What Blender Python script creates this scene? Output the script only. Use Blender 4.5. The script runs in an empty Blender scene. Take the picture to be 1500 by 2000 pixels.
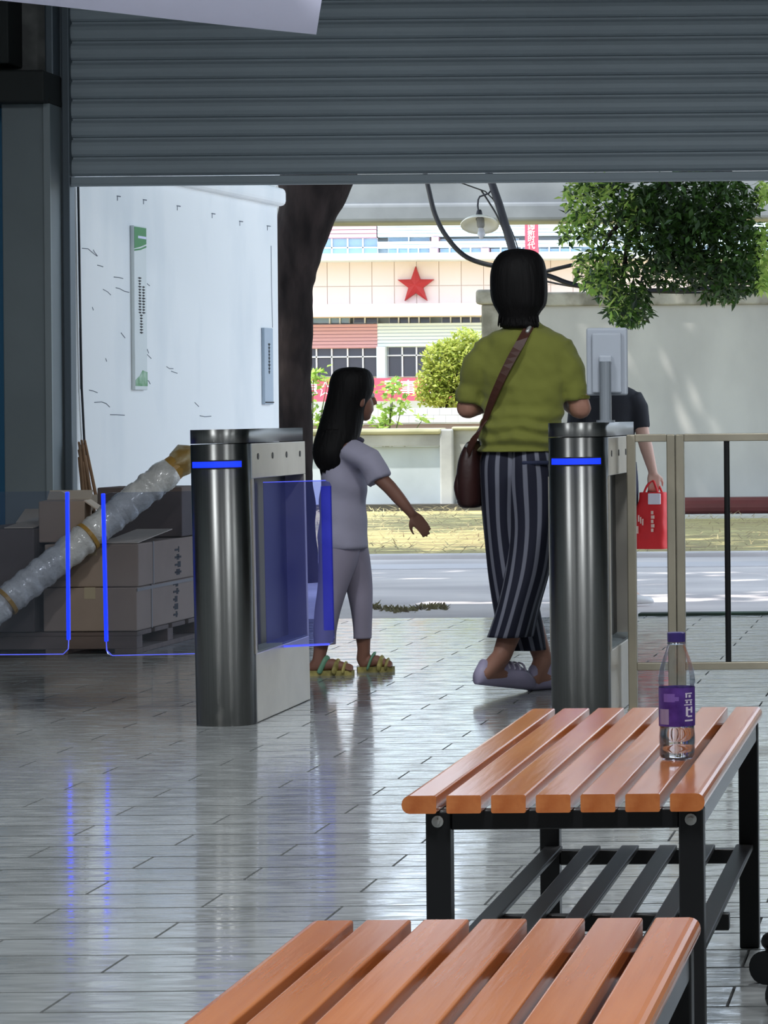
import bpy, bmesh, math, random
from mathutils import Vector, Matrix, noise

R = math.radians
scene = bpy.context.scene
col = scene.collection

# ------------------------------------------------------------------ camera (a crop from the left part of a level phone photo)
FPX, PX0, PY0, CAM_H, ROLL = 6300.0, 1870.0, 806.0, 1.035, R(0.5)
cd = bpy.data.cameras.new('camera'); cam = bpy.data.objects.new('camera', cd); col.objects.link(cam)
cd.sensor_fit = 'AUTO'; cd.sensor_width = 36.0; cd.lens = FPX/2000*36.0
cd.shift_x = -(PX0-750)/2000; cd.shift_y = -(1000-PY0)/2000
cd.clip_start = 0.1; cd.clip_end = 500
cam.matrix_world = Matrix.Translation((0, 0, CAM_H)) @ Matrix.Rotation(R(90), 4, 'X') @ Matrix.Rotation(-ROLL, 4, 'Z')
scene.camera = cam
# ------------------------------------------------------------------ world, sun, exposure
scene.view_settings.view_transform = 'Standard'; scene.view_settings.look = 'None'
scene.view_settings.exposure = 0.55; scene.view_settings.gamma = 1.0; scene.view_settings.use_curve_mapping = False
W = bpy.data.worlds.new('sky'); scene.world = W; W.use_nodes = True
bg = W.node_tree.nodes['Background']; bg.inputs[0].default_value = (0.70, 0.83, 1.0, 1); bg.inputs[1].default_value = 1.9
sl = bpy.data.lights.new('sun', 'SUN'); sl.energy = 4.1; sl.angle = R(1.0); sl.color = (1.0, 0.965, 0.91)
sun = bpy.data.objects.new('sun', sl); col.objects.link(sun)
sun.rotation_euler = Vector((0.50, 0.42, -1.25)).to_track_quat('-Z', 'Y').to_euler()
LAMP_W = 75.0        # each ceiling light
try:
    scene.cycles.use_denoising = True
except Exception:
    pass

# ------------------------------------------------------------------ helpers
def P(px, py, Y):
    """point of the place seen at photo pixel (px, py) at depth Y"""
    u, v = px-PX0, PY0-py
    u0 = u*math.cos(ROLL)+v*math.sin(ROLL); v0 = -u*math.sin(ROLL)+v*math.cos(ROLL)
    return Vector((u0*Y/FPX, Y, CAM_H+v0*Y/FPX))
def ground(px, py):
    u, v = px-PX0, PY0-py
    v0 = -u*math.sin(ROLL)+v*math.cos(ROLL)
    return P(px, py, -FPX*CAM_H/v0)

def rgb(c):
    """sRGB 0-255 -> linear"""
    return tuple(((x/255)/12.92 if x/255 <= .04045 else ((x/255+.055)/1.055)**2.4) for x in c)

MATS = {}
def mat(name, c=(128, 128, 128), rough=.6, metal=0., var=.0, vscale=8., bump=0., bscale=40., stretch=(1, 1, 1), coat=0., spec=.5,
        emit=None, estr=0., c2=None, trans=0., ior=1.45, objvar=0., aniso=0., sheen=0., contrast=(.35, .65), detail=4.):
    if name in MATS: return MATS[name]
    m = bpy.data.materials.new(name); m.use_nodes = True; MATS[name] = m
    nt = m.node_tree; b = nt.nodes['Principled BSDF']; L = nt.links.new
    base = rgb(c)
    b.inputs['Base Color'].default_value = (*base, 1)
    b.inputs['Roughness'].default_value = rough; b.inputs['Metallic'].default_value = metal
    b.inputs['Specular IOR Level'].default_value = spec; b.inputs['IOR'].default_value = ior
    b.inputs['Coat Weight'].default_value = coat; b.inputs['Coat Roughness'].default_value = .12
    b.inputs['Transmission Weight'].default_value = trans
    if aniso: b.inputs['Anisotropic'].default_value = aniso; b.inputs['Anisotropic Rotation'].default_value = .25
    if sheen: b.inputs['Sheen Weight'].default_value = sheen
    if emit: b.inputs['Emission Color'].default_value = (*rgb(emit), 1); b.inputs['Emission Strength'].default_value = estr
    tc = nt.nodes.new('ShaderNodeTexCoord'); mp = nt.nodes.new('ShaderNodeMapping'); mp.inputs['Scale'].default_value = stretch
    L(tc.outputs['Object'], mp.inputs['Vector'])
    last = None
    if var or c2:
        n = nt.nodes.new('ShaderNodeTexNoise'); n.inputs['Scale'].default_value = vscale; n.inputs['Detail'].default_value = detail
        L(mp.outputs[0], n.inputs['Vector'])
        r = nt.nodes.new('ShaderNodeValToRGB')
        d = rgb(c2) if c2 else tuple(x*(1-var) for x in base)
        r.color_ramp.elements[0].position, r.color_ramp.elements[1].position = contrast
        r.color_ramp.elements[0].color = (*d, 1)
        r.color_ramp.elements[1].color = (*(base if c2 else tuple(min(1, x*(1+var*.6)) for x in base)), 1)
        L(n.outputs['Fac'], r.inputs[0]); last = r.outputs[0]
    if objvar:
        oi = nt.nodes.new('ShaderNodeObjectInfo'); mr = nt.nodes.new('ShaderNodeMapRange')
        mr.inputs['To Min'].default_value = 1-objvar; mr.inputs['To Max'].default_value = 1+objvar
        L(oi.outputs['Random'], mr.inputs['Value'])
        mx = nt.nodes.new('ShaderNodeVectorMath'); mx.operation = 'SCALE'
        if last: L(last, mx.inputs[0])
        else: mx.inputs[0].default_value = base
        L(mr.outputs[0], mx.inputs['Scale']); last = mx.outputs[0]
    if last: L(last, b.inputs['Base Color'])
    if bump:
        n2 = nt.nodes.new('ShaderNodeTexNoise'); n2.inputs['Scale'].default_value = bscale; n2.inputs['Detail'].default_value = 5
        L(mp.outputs[0], n2.inputs['Vector'])
        bp = nt.nodes.new('ShaderNodeBump'); bp.inputs['Strength'].default_value = bump; bp.inputs['Distance'].default_value = .01
        L(n2.outputs['Fac'], bp.inputs['Height']); L(bp.outputs[0], b.inputs['Normal'])
    return m

def link(name, me, m=None, parent=None, loc=(0, 0, 0), rot=(0, 0, 0)):
    o = bpy.data.objects.new(name, me); col.objects.link(o); o.location = loc; o.rotation_euler = rot
    if parent: o.parent = parent
    if m and not me.materials: me.materials.append(m)
    return o
def fin(bm, name, m=None, smooth=False):
    bmesh.ops.recalc_face_normals(bm, faces=bm.faces[:])
    me = bpy.data.meshes.new(name); bm.to_mesh(me); bm.free()
    if m: me.materials.append(m)
    if smooth:
        for p in me.polygons: p.use_smooth = True
    return me
def obj(name, bm, m, parent=None, loc=(0, 0, 0), rot=(0, 0, 0), smooth=False):
    return link(name, fin(bm, name, m, smooth), None, parent, loc, rot)
def tag(o, label=None, cat=None, group=None, kind=None):
    if label: o['label'] = label
    if cat: o['category'] = cat
    if group: o['group'] = group
    if kind: o['kind'] = kind
    return o
def thing(name, label, cat, loc=(0, 0, 0), rz=0, group=None):
    o = bpy.data.objects.new(name, None); col.objects.link(o); o.empty_display_size = .1
    o.location = loc; o.rotation_euler = (0, 0, rz)
    return tag(o, label, cat, group)
def struct(o, label=None): return tag(o, label, None, None, 'structure')

def box(bm, x0, x1, y0, y1, z0, z1, bev=0., seg=2, M=None):
    b = bm if not bev else bmesh.new()
    v = [b.verts.new((x, y, z)) for z in (z0, z1) for y in (y0, y1) for x in (x0, x1)]
    for f in ((0, 1, 3, 2), (4, 6, 7, 5), (0, 4, 5, 1), (2, 3, 7, 6), (0, 2, 6, 4), (1, 5, 7, 3)): b.faces.new([v[i] for i in f])
    if bev:
        bmesh.ops.recalc_face_normals(b, faces=b.faces[:])
        bmesh.ops.bevel(b, geom=b.edges[:], offset=bev, segments=seg, profile=.5, affect='EDGES')
        t = bpy.data.meshes.new('t'); 
        if M: b.transform(M)
        b.to_mesh(t); b.free(); bm.from_mesh(t); bpy.data.meshes.remove(t)
    elif M:
        bmesh.ops.transform(bm, matrix=M, verts=v)
    return bm
def B(x0, x1, y0, y1, z0, z1, bev=0., seg=2, M=None):
    return box(bmesh.new(), x0, x1, y0, y1, z0, z1, bev, seg, M)

def frames(pts):
    pts = [Vector(p) for p in pts]; n = len(pts); T = []
    for i in range(n):
        T.append((pts[min(i+1, n-1)]-pts[max(i-1, 0)]).normalized())
    up = Vector((0, 0, 1)) if abs(T[0].z) < .9 else Vector((0, 1, 0))
    A = [(up-T[0]*up.dot(T[0])).normalized()]
    for i in range(1, n):
        a = A[-1]-T[i]*A[-1].dot(T[i]); A.append(a.normalized() if a.length > 1e-6 else A[-1])
    return pts, T, A
def tube(bm, pts, rad, n=12, cap='round', flat=1.0):
    """a tube through pts; rad one number or one per point; flat squashes the second axis"""
    pts, T, A = frames(pts)
    if not isinstance(rad, (list, tuple)): rad = [rad]*len(pts)
    P2, R2, T2, A2 = list(pts), list(rad), list(T), list(A)
    if cap == 'round':
        h = []
        for k in (1, 2):
            a = R(30*k); h.append((math.sin(a), math.cos(a)))
        for s, c in h:
            P2.insert(0, pts[0]-T[0]*rad[0]*s); R2.insert(0, rad[0]*c); T2.insert(0, T[0]); A2.insert(0, A[0])
            P2.append(pts[-1]+T[-1]*rad[-1]*s); R2.append(rad[-1]*c); T2.append(T[-1]); A2.append(A[-1])
    rings = []
    for p, r, t, a in zip(P2, R2, T2, A2):
        b = t.cross(a)
        rings.append([bm.verts.new(p+(a*math.cos(2*math.pi*i/n)+b*math.sin(2*math.pi*i/n)*flat)*r) for i in range(n)])
    for r0, r1 in zip(rings, rings[1:]):
        for i in range(n): bm.faces.new((r0[i], r0[(i+1) % n], r1[(i+1) % n], r1[i]))
    if cap != 'open':
        bm.faces.new(rings[0][::-1]); bm.faces.new(rings[-1])
    return bm
def loft(bm, secs, n=24, caps=True, p=2.0, uv=None, ripple=None):
    """secs: (cx, cy, z, rx, ry) rings about z; ripple(theta, k) scales a radius"""
    rings = []
    for k, (cx, cy, z, rx, ry) in enumerate(secs):
        ring = []
        for i in range(n):
            a = 2*math.pi*i/n; c, s = math.cos(a), math.sin(a)
            f = ripple(a, k/(len(secs)-1)) if ripple else 1
            ring.append(bm.verts.new((cx+rx*f*math.copysign(abs(c)**(2/p), c), cy+ry*f*math.copysign(abs(s)**(2/p), s), z)))
        rings.append(ring)
    ul = bm.loops.layers.uv.verify() if uv else None
    for k, (r0, r1) in enumerate(zip(rings, rings[1:])):
        for i in range(n):
            f = bm.faces.new((r0[i], r0[(i+1) % n], r1[(i+1) % n], r1[i]))
            if uv:
                for lp, (ii, kk) in zip(f.loops, ((i, k), (i+1, k), (i+1, k+1), (i, k+1))): lp[ul].uv = (ii/n*uv, secs[kk][2])
    if caps:
        bm.faces.new(rings[0][::-1]); bm.faces.new(rings[-1])
    return bm
def densify(secs, k=4):
    """smooth (Catmull-Rom) resampling of section tuples"""
    out = []; n = len(secs)
    for i in range(n-1):
        p0, p1, p2, p3 = secs[max(i-1, 0)], secs[i], secs[i+1], secs[min(i+2, n-1)]
        for j in range(k):
            t = j/k
            out.append(tuple(.5*(2*b+(c-a)*t+(2*a-5*b+4*c-d)*t*t+(3*b-a-3*c+d)*t**3) for a, b, c, d in zip(p0, p1, p2, p3)))
    out.append(tuple(secs[-1])); return out
def ell(bm, c, r, seg=20, rings=12, M=None):
    g = bmesh.ops.create_uvsphere(bm, u_segments=seg, v_segments=rings, radius=1)
    X = Matrix.Translation(c) @ (M or Matrix()) @ Matrix.Diagonal((*r, 1))
    bmesh.ops.transform(bm, matrix=X, verts=g['verts']); return bm
def remesh(bm, vox=.007, smooth=6, factor=.5):
    """one continuous skin over everything in bm"""
    me = bpy.data.meshes.new('t'); bm.to_mesh(me); bm.free()
    o = bpy.data.objects.new('t', me); col.objects.link(o)
    r = o.modifiers.new('r', 'REMESH'); r.mode = 'VOXEL'; r.voxel_size = vox
    if smooth:
        s = o.modifiers.new('s', 'SMOOTH'); s.iterations = smooth; s.factor = factor
    dg = bpy.context.evaluated_depsgraph_get()
    nm = bpy.data.meshes.new_from_object(o.evaluated_get(dg)); 
    bpy.data.objects.remove(o); bpy.data.meshes.remove(me)
    b = bmesh.new(); b.from_mesh(nm); bpy.data.meshes.remove(nm); return b
def prism(bm, poly, a0, a1, axis='y', M=None):
    """extrude a 2D outline between a0 and a1 along an axis (poly in the other two, in x,z / x,y / y,z order)"""
    def v(p, a): return (p[0], a, p[1]) if axis == 'y' else ((p[0], p[1], a) if axis == 'z' else (a, p[0], p[1]))
    r0 = [bm.verts.new(v(p, a0)) for p in poly]; r1 = [bm.verts.new(v(p, a1)) for p in poly]
    n = len(poly)
    for i in range(n): bm.faces.new((r0[i], r0[(i+1) % n], r1[(i+1) % n], r1[i]))
    bm.faces.new(r0[::-1]); bm.faces.new(r1)
    if M: bmesh.ops.transform(bm, matrix=M, verts=r0+r1)
    return bm
def text_mesh(s, size, depth, name='lettering'):
    cu = bpy.data.curves.new(name, 'FONT'); cu.body = s; cu.size = size; cu.extrude = depth; cu.align_x = 'CENTER'; cu.align_y = 'CENTER'; cu.offset = size*.012
    o = bpy.data.objects.new(name, cu); col.objects.link(o)
    dg = bpy.context.evaluated_depsgraph_get()
    me = bpy.data.meshes.new_from_object(o.evaluated_get(dg)); bpy.data.objects.remove(o); bpy.data.curves.remove(cu)
    me.name = name; return me
def leaves(pts, size, rng, m, name='foliage', parent=None, droop=.4, width=.34, loc=(0, 0, 0), fan=1, fold=.25):
    """many small folded leaves as one mesh"""
    V, F = [], []
    for p in pts:
        base = Vector(p)
        for _ in range(fan):
            d = Vector((rng.gauss(0, 1), rng.gauss(0, 1), rng.gauss(-droop, .6))).normalized()
            s = size*rng.uniform(.6, 1.25)
            side = d.cross(Vector((rng.gauss(0, .5), rng.gauss(0, .5), 1))).normalized()*s*width
            up = side.cross(d).normalized()*s*fold*rng.uniform(-.6, 1)
            k = len(V)
            V += [base, base+d*s*.45+side+up*.5, base+d*s, base+d*s*.45-side+up*.5, base+d*s*.5]
            F += [(k, k+1, k+4), (k+1, k+2, k+4), (k, k+4, k+3), (k+4, k+2, k+3)]
    me = bpy.data.meshes.new(name); me.from_pydata(V, [], F); me.materials.append(m)
    return link(name, me, None, parent, loc)
def leafmat(name, c, c2, tr=.5):
    m = bpy.data.materials.new(name); m.use_nodes = True; nt = m.node_tree; L = nt.links.new
    b = nt.nodes['Principled BSDF']; out = nt.nodes['Material Output']; b.inputs['Roughness'].default_value = .45
    g = nt.nodes.new('ShaderNodeNewGeometry'); r = nt.nodes.new('ShaderNodeValToRGB')
    r.color_ramp.elements[0].color = (*rgb(c), 1); r.color_ramp.elements[1].color = (*rgb(c2), 1)
    L(g.outputs['Random Per Island'], r.inputs[0]); L(r.outputs[0], b.inputs['Base Color'])
    t = nt.nodes.new('ShaderNodeBsdfTranslucent'); mx = nt.nodes.new('ShaderNodeMixShader'); mx.inputs[0].default_value = tr
    L(r.outputs[0], t.inputs[0]); L(b.outputs[0], mx.inputs[1]); L(t.outputs[0], mx.inputs[2]); L(mx.outputs[0], out.inputs[0])
    return m
rng = random.Random(7)

# ------------------------------------------------------------------ materials
m_grout = mat('grout', (40, 42, 44), .8)
m_tile = mat('floor_tile_stone', (148, 151, 151), .06, var=.18, vscale=14, bump=.035, bscale=34, stretch=(.45, 1.6, 1), objvar=.07, spec=.8)
m_asphalt = mat('road_concrete', (222, 214, 212), .8, c2=(188, 181, 182), vscale=.8, stretch=(.6, 1.6, 1), bump=.5, bscale=6, detail=8)
m_grass = mat('dry_grass', (188, 180, 120), .9, c2=(140, 122, 84), vscale=2.2, stretch=(.5, 2, 1), bump=.7, bscale=14, detail=8)
m_white = mat('white_paint', (232, 236, 240), .55)
m_kiosk = mat('whitewashed_render', (246, 248, 248), .7, c2=(230, 235, 238), vscale=2.2, stretch=(1, 1, .35), bump=.15, bscale=10, contrast=(.25, .5))
m_conc = mat('concrete', (186, 186, 182), .85, c2=(150, 150, 148), vscale=1.6, stretch=(1, 1, 1.4), bump=.25, bscale=9, detail=8)
m_concwall = mat('wall_render', (196, 194, 188), .85, c2=(172, 170, 166), vscale=1.1, stretch=(1, 1, .6), bump=.2, bscale=8, detail=8)
m_coping = mat('coping_concrete', (170, 166, 154), .9, c2=(120, 116, 104), vscale=5, bump=.5, bscale=15)
m_shut = mat('shutter_steel', (156, 168, 176), .48, metal=.15, var=.08, vscale=3, stretch=(.3, 1, 1))
m_shutdark = mat('guide_steel', (92, 102, 110), .45, metal=.5)
m_steel = mat('brushed_steel', (140, 140, 138), .42, metal=1., aniso=.95, var=.10, vscale=60, stretch=(8, 8, .05))
m_steel2 = mat('satin_steel', (198, 192, 182), .38, metal=.85, var=.07, vscale=6)
m_rail = mat('railing_steel', (170, 162, 144), .42, metal=.5, var=.12, vscale=5)
m_dark = mat('dark_plastic', (28, 29, 32), .45)
m_black = mat('black_powder_coat', (17, 17, 19), .38)
m_blue = mat('blue_paint', (48, 116, 156), .5)
m_led = mat('blue_led', (20, 40, 255), .4, emit=(10, 40, 255), estr=1.3)
m_ledthin = mat('blue_led_edge', (60, 80, 255), .4, emit=(110, 120, 255), estr=.5)
m_greypanel = mat('grey_panel', (122, 132, 136), .55, var=.06, vscale=3)
m_darkconc = mat('grey_concrete', (142, 144, 142), .9, c2=(104, 106, 106), vscale=6)  # plain grey concrete with darker mottling
m_darkbeam = mat('dark_beam', (40, 44, 44), .7)
m_wood = mat('varnished_wood', (194, 120, 70), .2, c2=(168, 92, 48), spec=.35, vscale=5, stretch=(6, .35, 6), coat=.22, objvar=.09, bump=.05, bscale=18, contrast=(.3, .7))
m_card = mat('cardboard', (160, 140, 124), .85, var=.08, vscale=4)
m_carddark = mat('dark_cardboard', (104, 92, 88), .85, var=.10, vscale=5)
m_cardlight = mat('pale_cardboard', (196, 180, 162), .85, var=.06, vscale=4)
m_pallet = mat('pallet_wood', (112, 96, 88), .85, var=.15, vscale=7, stretch=(.6, 3, 3))
m_tape = mat('brown_tape', (172, 132, 62), .35)
m_film = mat('stretch_film', (214, 212, 208), .2, var=.14, vscale=14, stretch=(1, 1, 1), bump=1.0, bscale=38, coat=.8)
m_ink = mat('dark_ink', (40, 40, 44), .7)
m_skin = mat('skin_woman', (168, 122, 104), .55, var=.05, vscale=9)
m_skingirl = mat('skin_girl', (140, 98, 82), .55, var=.05, vscale=9)
m_skin3 = mat('skin_person', (206, 164, 146), .55, var=.04, vscale=9)
m_hair = mat('black_hair', (15, 13, 14), .62, var=.25, vscale=60, stretch=(1, 1, .06), bump=.5, bscale=70, spec=.22)
m_olive = mat('olive_cotton', (120, 123, 50), .85, var=.05, vscale=5, bump=.5, bscale=7, stretch=(.7, .7, 1.6), sheen=.2)
m_lav = mat('lavender_cotton', (176, 172, 192), .85, var=.05, vscale=6, bump=.5, bscale=8, stretch=(.7, .7, 1.4))
m_lav2 = mat('mauve_cotton', (160, 152, 170), .85, var=.06, vscale=6, bump=.5, bscale=9, stretch=(1, 1, .6))
m_blacktee = mat('black_cotton', (38, 38, 44), .85, var=.1, vscale=6, bump=.3, bscale=8)
m_jean = mat('navy_denim', (44, 50, 76), .85, var=.1, vscale=8)
m_leather = mat('brown_leather', (54, 29, 27), .42, var=.15, vscale=9, bump=.2, bscale=30)
m_silver = mat('silver_metal', (196, 196, 192), .3, metal=.6)
m_shoe = mat('lilac_clog', (176, 168, 196), .4)
m_sandal = mat('yellow_sandal', (190, 176, 104), .6, c2=(120, 112, 60), vscale=28)
m_sandalgreen = mat('green_strap', (112, 160, 128), .5)
m_red = mat('red_bag', (226, 44, 48), .5, var=.06, vscale=9, bump=.3, bscale=9)
m_redsign = mat('banner_red', (222, 84, 108), .6, var=.04, vscale=2)
m_star = mat('star_red', (178, 46, 48), .5)
m_pipe = mat('maroon_pipe', (98, 48, 46), .5, var=.15, vscale=4)
m_bark = mat('bark', (50, 42, 40), .95, spec=.2, c2=(24, 20, 19), vscale=9, stretch=(1, 1, .3), bump=.9, bscale=16)
m_cable = mat('black_rubber', (24, 25, 30), .5)
m_pole = mat('lamp_pole_steel', (44, 44, 50), .6)
m_enamel = mat('lamp_enamel', (222, 220, 208), .35)
m_cream = mat('facade_cream', (238, 220, 214), .7, objvar=.02)
m_pink = mat('facade_pink', (206, 160, 168), .7)
m_bwhite = mat('facade_white', (222, 234, 240), .6)
m_frame = mat('window_frame_white', (236, 240, 246), .5)
m_pane = mat('window_glass', (64, 62, 72), .12, objvar=.12, spec=.6)
m_paneblue = mat('window_glass_sky', (150, 178, 204), .12, objvar=.06, spec=.6)
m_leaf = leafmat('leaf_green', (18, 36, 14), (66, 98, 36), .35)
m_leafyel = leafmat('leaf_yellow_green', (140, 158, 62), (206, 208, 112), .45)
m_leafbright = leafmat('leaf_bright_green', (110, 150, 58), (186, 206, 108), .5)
m_paper = mat('white_banner', (230, 230, 255), .7)

nt = m_tile.node_tree; L_n = nt.links.new; b_ = nt.nodes['Principled BSDF']
tc_ = nt.nodes.new('ShaderNodeNewGeometry'); mp_ = nt.nodes.new('ShaderNodeMapping'); mp_.inputs['Scale'].default_value = (9, 42, 9); L_n(tc_.outputs['Position'], mp_.inputs['Vector'])
ns_ = nt.nodes.new('ShaderNodeTexNoise'); ns_.inputs['Scale'].default_value = 1.0; ns_.inputs['Detail'].default_value = 5; L_n(mp_.outputs[0], ns_.inputs['Vector'])
mr_ = nt.nodes.new('ShaderNodeMapRange'); mr_.inputs['From Min'].default_value = .40; mr_.inputs['From Max'].default_value = .62; mr_.inputs['To Min'].default_value = .02; mr_.inputs['To Max'].default_value = .26
L_n(ns_.outputs['Fac'], mr_.inputs['Value']); L_n(mr_.outputs[0], b_.inputs['Roughness'])
# stripes for the trousers (across the cloth, from UVs in metres)
m_stripe = bpy.data.materials.new('striped_cotton'); m_stripe.use_nodes = True
nt = m_stripe.node_tree; b_ = nt.nodes['Principled BSDF']; b_.inputs['Roughness'].default_value = .85
uvn = nt.nodes.new('ShaderNodeUVMap'); sx = nt.nodes.new('ShaderNodeSeparateXYZ'); nt.links.new(uvn.outputs[0], sx.inputs[0])
mth = nt.nodes.new('ShaderNodeMath'); mth.operation = 'MULTIPLY'; mth.inputs[1].default_value = 1/.047; nt.links.new(sx.outputs[0], mth.inputs[0])
fr = nt.nodes.new('ShaderNodeMath'); fr.operation = 'FRACT'; nt.links.new(mth.outputs[0], fr.inputs[0])
rp = nt.nodes.new('ShaderNodeValToRGB'); rp.color_ramp.interpolation = 'LINEAR'
rp.color_ramp.elements[0].color = (*rgb((22, 24, 44)), 1); rp.color_ramp.elements[0].position = .60
e = rp.color_ramp.elements[1]; e.color = (*rgb((116, 118, 132)), 1); e.position = .66
e2 = rp.color_ramp.elements.new(.94); e2.color = (*rgb((116, 118, 132)), 1)
e3 = rp.color_ramp.elements.new(1.0); e3.color = (*rgb((22, 24, 44)), 1)
nt.links.new(fr.outputs[0], rp.inputs[0]); nt.links.new(rp.outputs[0], b_.inputs['Base Color'])

# clear acrylic flaps, and clear bottle plastic
def clearmat(name, tint, gloss, rough=.05, emit=None, estr=0.):
    m = bpy.data.materials.new(name); m.use_nodes = True; nt = m.node_tree; L = nt.links.new
    out = nt.nodes['Material Output']; nt.nodes.remove(nt.nodes['Principled BSDF'])
    t = nt.nodes.new('ShaderNodeBsdfTransparent'); t.inputs[0].default_value = (*tint, 1)
    g = nt.nodes.new('ShaderNodeBsdfGlossy'); g.inputs['Roughness'].default_value = rough; g.inputs[0].default_value = (.9, .92, 1, 1)
    mx = nt.nodes.new('ShaderNodeMixShader')
    lw = nt.nodes.new('ShaderNodeLayerWeight'); lw.inputs[0].default_value = .25
    mr = nt.nodes.new('ShaderNodeMapRange'); mr.inputs['To Min'].default_value = gloss; mr.inputs['To Max'].default_value = .7
    L(lw.outputs['Fresnel'], mr.inputs['Value']); L(mr.outputs[0], mx.inputs[0])
    L(t.outputs[0], mx.inputs[1]); L(g.outputs[0], mx.inputs[2]); last = mx.outputs[0]
    if emit:
        em = nt.nodes.new('ShaderNodeEmission'); em.inputs[0].default_value = (*rgb(emit), 1); em.inputs[1].default_value = estr
        ad = nt.nodes.new('ShaderNodeAddShader'); L(last, ad.inputs[0]); L(em.outputs[0], ad.inputs[1]); last = ad.outputs[0]
    L(last, out.inputs[0]); return m
m_flap = clearmat('clear_acrylic', (.80, .83, .90), .04)
m_flapblue = clearmat('blue_lit_acrylic', (.66, .68, .93), .05, emit=(70, 76, 225), estr=.02)
m_bottle = clearmat('bottle_plastic', (.93, .94, .96), .06, .06)
m_water = bpy.data.materials.new('water'); m_water.use_nodes = True
pb = m_water.node_tree.nodes['Principled BSDF']; pb.inputs['Transmission Weight'].default_value = 1; pb.inputs['Roughness'].default_value = 0; pb.inputs['IOR'].default_value = 1.33

# ================================================================== THE HALL
SHY = 15.45           # plane of the roller shutter
FY1 = 16.70           # edge of the tiled floor
XL, XR, YB, ZC = -6.2, 5.2, -5.0, 4.1
floor = struct(obj('floor', B(XL, XR, YB, FY1, -.16, -.006), m_grout), 'grey stone plank floor of the hall')
PT, PL, GAP = .2, .6, .006
tile_me = fin(B(0, PL-GAP, 0, PT-.011, -.006, 0), 'tile', m_tile)
me_f = bmesh.new(); ntile = 0
row0, joint0 = 5.645, -1.609
for k in range(-54, 56):
    y = row0+k*PT
    if y < YB or y+PT > FY1+.01: continue
    off = joint0+(.3 if k % 2 else 0)
    i = math.floor((XL-off)/PL)+1
    while off+(i+1)*PL < XR:
        x = off+i*PL; i += 1
        if 3.4 < y < 12.8 and -.297*y-.62 < x < -.059*y+.25:
            link('tile', tile_me, None, floor, (x, y, 0)); ntile += 1
        else:
            box(me_f, x, x+PL-GAP, y, y+PT-.011, -.006, 0)
o = obj('tile_field', me_f, m_tile, floor); o['kind'] = 'stuff'
struct(obj('ceiling', B(XL-1, XR+1, YB, SHY+1.2, ZC, ZC+.15), m_greypanel), 'grey ceiling of the hall')
struct(obj('wall_left', B(XL-.15, XL, YB, SHY+.1, -.16, ZC), m_greypanel), 'grey side wall left of the gates')
struct(obj('wall_right', B(XR, XR+.15, YB, SHY+.1, -.16, ZC), m_greypanel), 'grey side wall right of the gates')
struct(obj('wall_back', B(XL, XR, YB-.15, YB, -.16, ZC), m_greypanel), 'grey wall behind the viewer')
gx0 = P(108, 500, SHY).x; gx1 = P(143, 500, SHY).x
# front wall: blue painted part left of the shutter, concrete over it
struct(obj('wall_front', B(XL, gx0+.02, SHY-.02, SHY+.10, -.16, 2.56), m_blue), 'blue painted wall left of the shutter')
struct(obj('wall_front_upper', B(XL, gx0+.02, SHY-.02, SHY+.10, 2.56, ZC), m_darkconc), 'bare concrete above the blue wall')
struct(obj('wall_front_right', B(1.3, XR, SHY-.02, SHY+.10, -.16, ZC), m_greypanel), 'grey wall right of the shutter')
# beams, post and pilaster beside the shutter
p0, p1 = P(-40, 132, 15.2), P(112, 202, 15.2)
struct(obj('trim_1', B(XL, p1.x-.04, 15.12, SHY-.02, p1.z, P(50, 140, 15.2).z, .01), m_darkbeam), 'dark steel beam over the grey pilaster')
a, b = P(0, 10, 15.3), P(28, 10, 15.3)
struct(obj('trim_2', B(a.x-.1, b.x, 15.2, SHY-.02, 2.72, ZC, .008), m_darkbeam), 'dark steel post above the beam')
a, b = P(92, 10, 15.35), P(109, 10, 15.35)
struct(obj('trim_3', B(a.x, b.x, 15.3, SHY+.03, 0, ZC, .008), m_shutdark), 'dark steel upright beside the shutter guide')
a, b = P(12, 205, 15.3), P(106, 205, 15.3)
pil = struct(obj('trim_4', B(a.x, b.x, 15.22, SHY-.02, 0, a.z, .006), m_greypanel), 'grey sheet-metal pilaster beside the shutter')
obj('edge_strip', B(b.x-.026, b.x+.004, 15.205, 15.22, 0, a.z-.004), mat('edge_strip_paint', (140, 150, 154), .5), pil)
obj('cap_flashing', B(a.x-.01, b.x+.006, 15.20, SHY-.02, a.z, a.z+.02), m_darkbeam, pil)
o = P(10, 205, 15.25)
obj('fixing_block', B(o.x, o.x+.03, 15.22, 15.3, o.z+.02, o.z+.045), m_paper, pil)

# ---------------------------------------------------------------- roller shutter
zb = P(750, 357.5, SHY).z; x0s, x1s = gx0+.03, 1.32
sh = thing('roller_shutter', 'half-lowered grey steel roller shutter with horizontal curved slats', 'shutter', (0, SHY, 0))
pitch = .0925
prof = [(.018, 0), (-.006, .002), (-.020, .012), (-.026, .030), (-.026, .050), (-.020, .068), (-.006, .080), (.018, .082), (.018, .0925), (.026, .0925), (.026, 0)]
bm = bmesh.new(); prism(bm, [(y*.62, z) for y, z in prof], x0s, x1s, 'x'); slat_me = fin(bm, 'slat', m_shut)
zs = zb+.045
k = 0
while zs+k*pitch < ZC-.05:
    link('slat', slat_me, None, sh, (0, 0, zs+k*pitch)); k += 1
bm = B(x0s, x1s, -.022, .018, zb, zb+.040, .004); box(bm, x0s, x1s, -.03, .02, zb-.004, zb+.006, .002)
obj('bottom_bar', bm, m_shut, sh)
bm = B(gx0, gx0+.035, -.05, .04, 0, ZC, .004); box(bm, gx0+.035, gx0+.050, -.035, .03, 0, ZC); box(bm, gx0+.05, gx1, -.05, .04, 0, ZC, .004)
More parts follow.
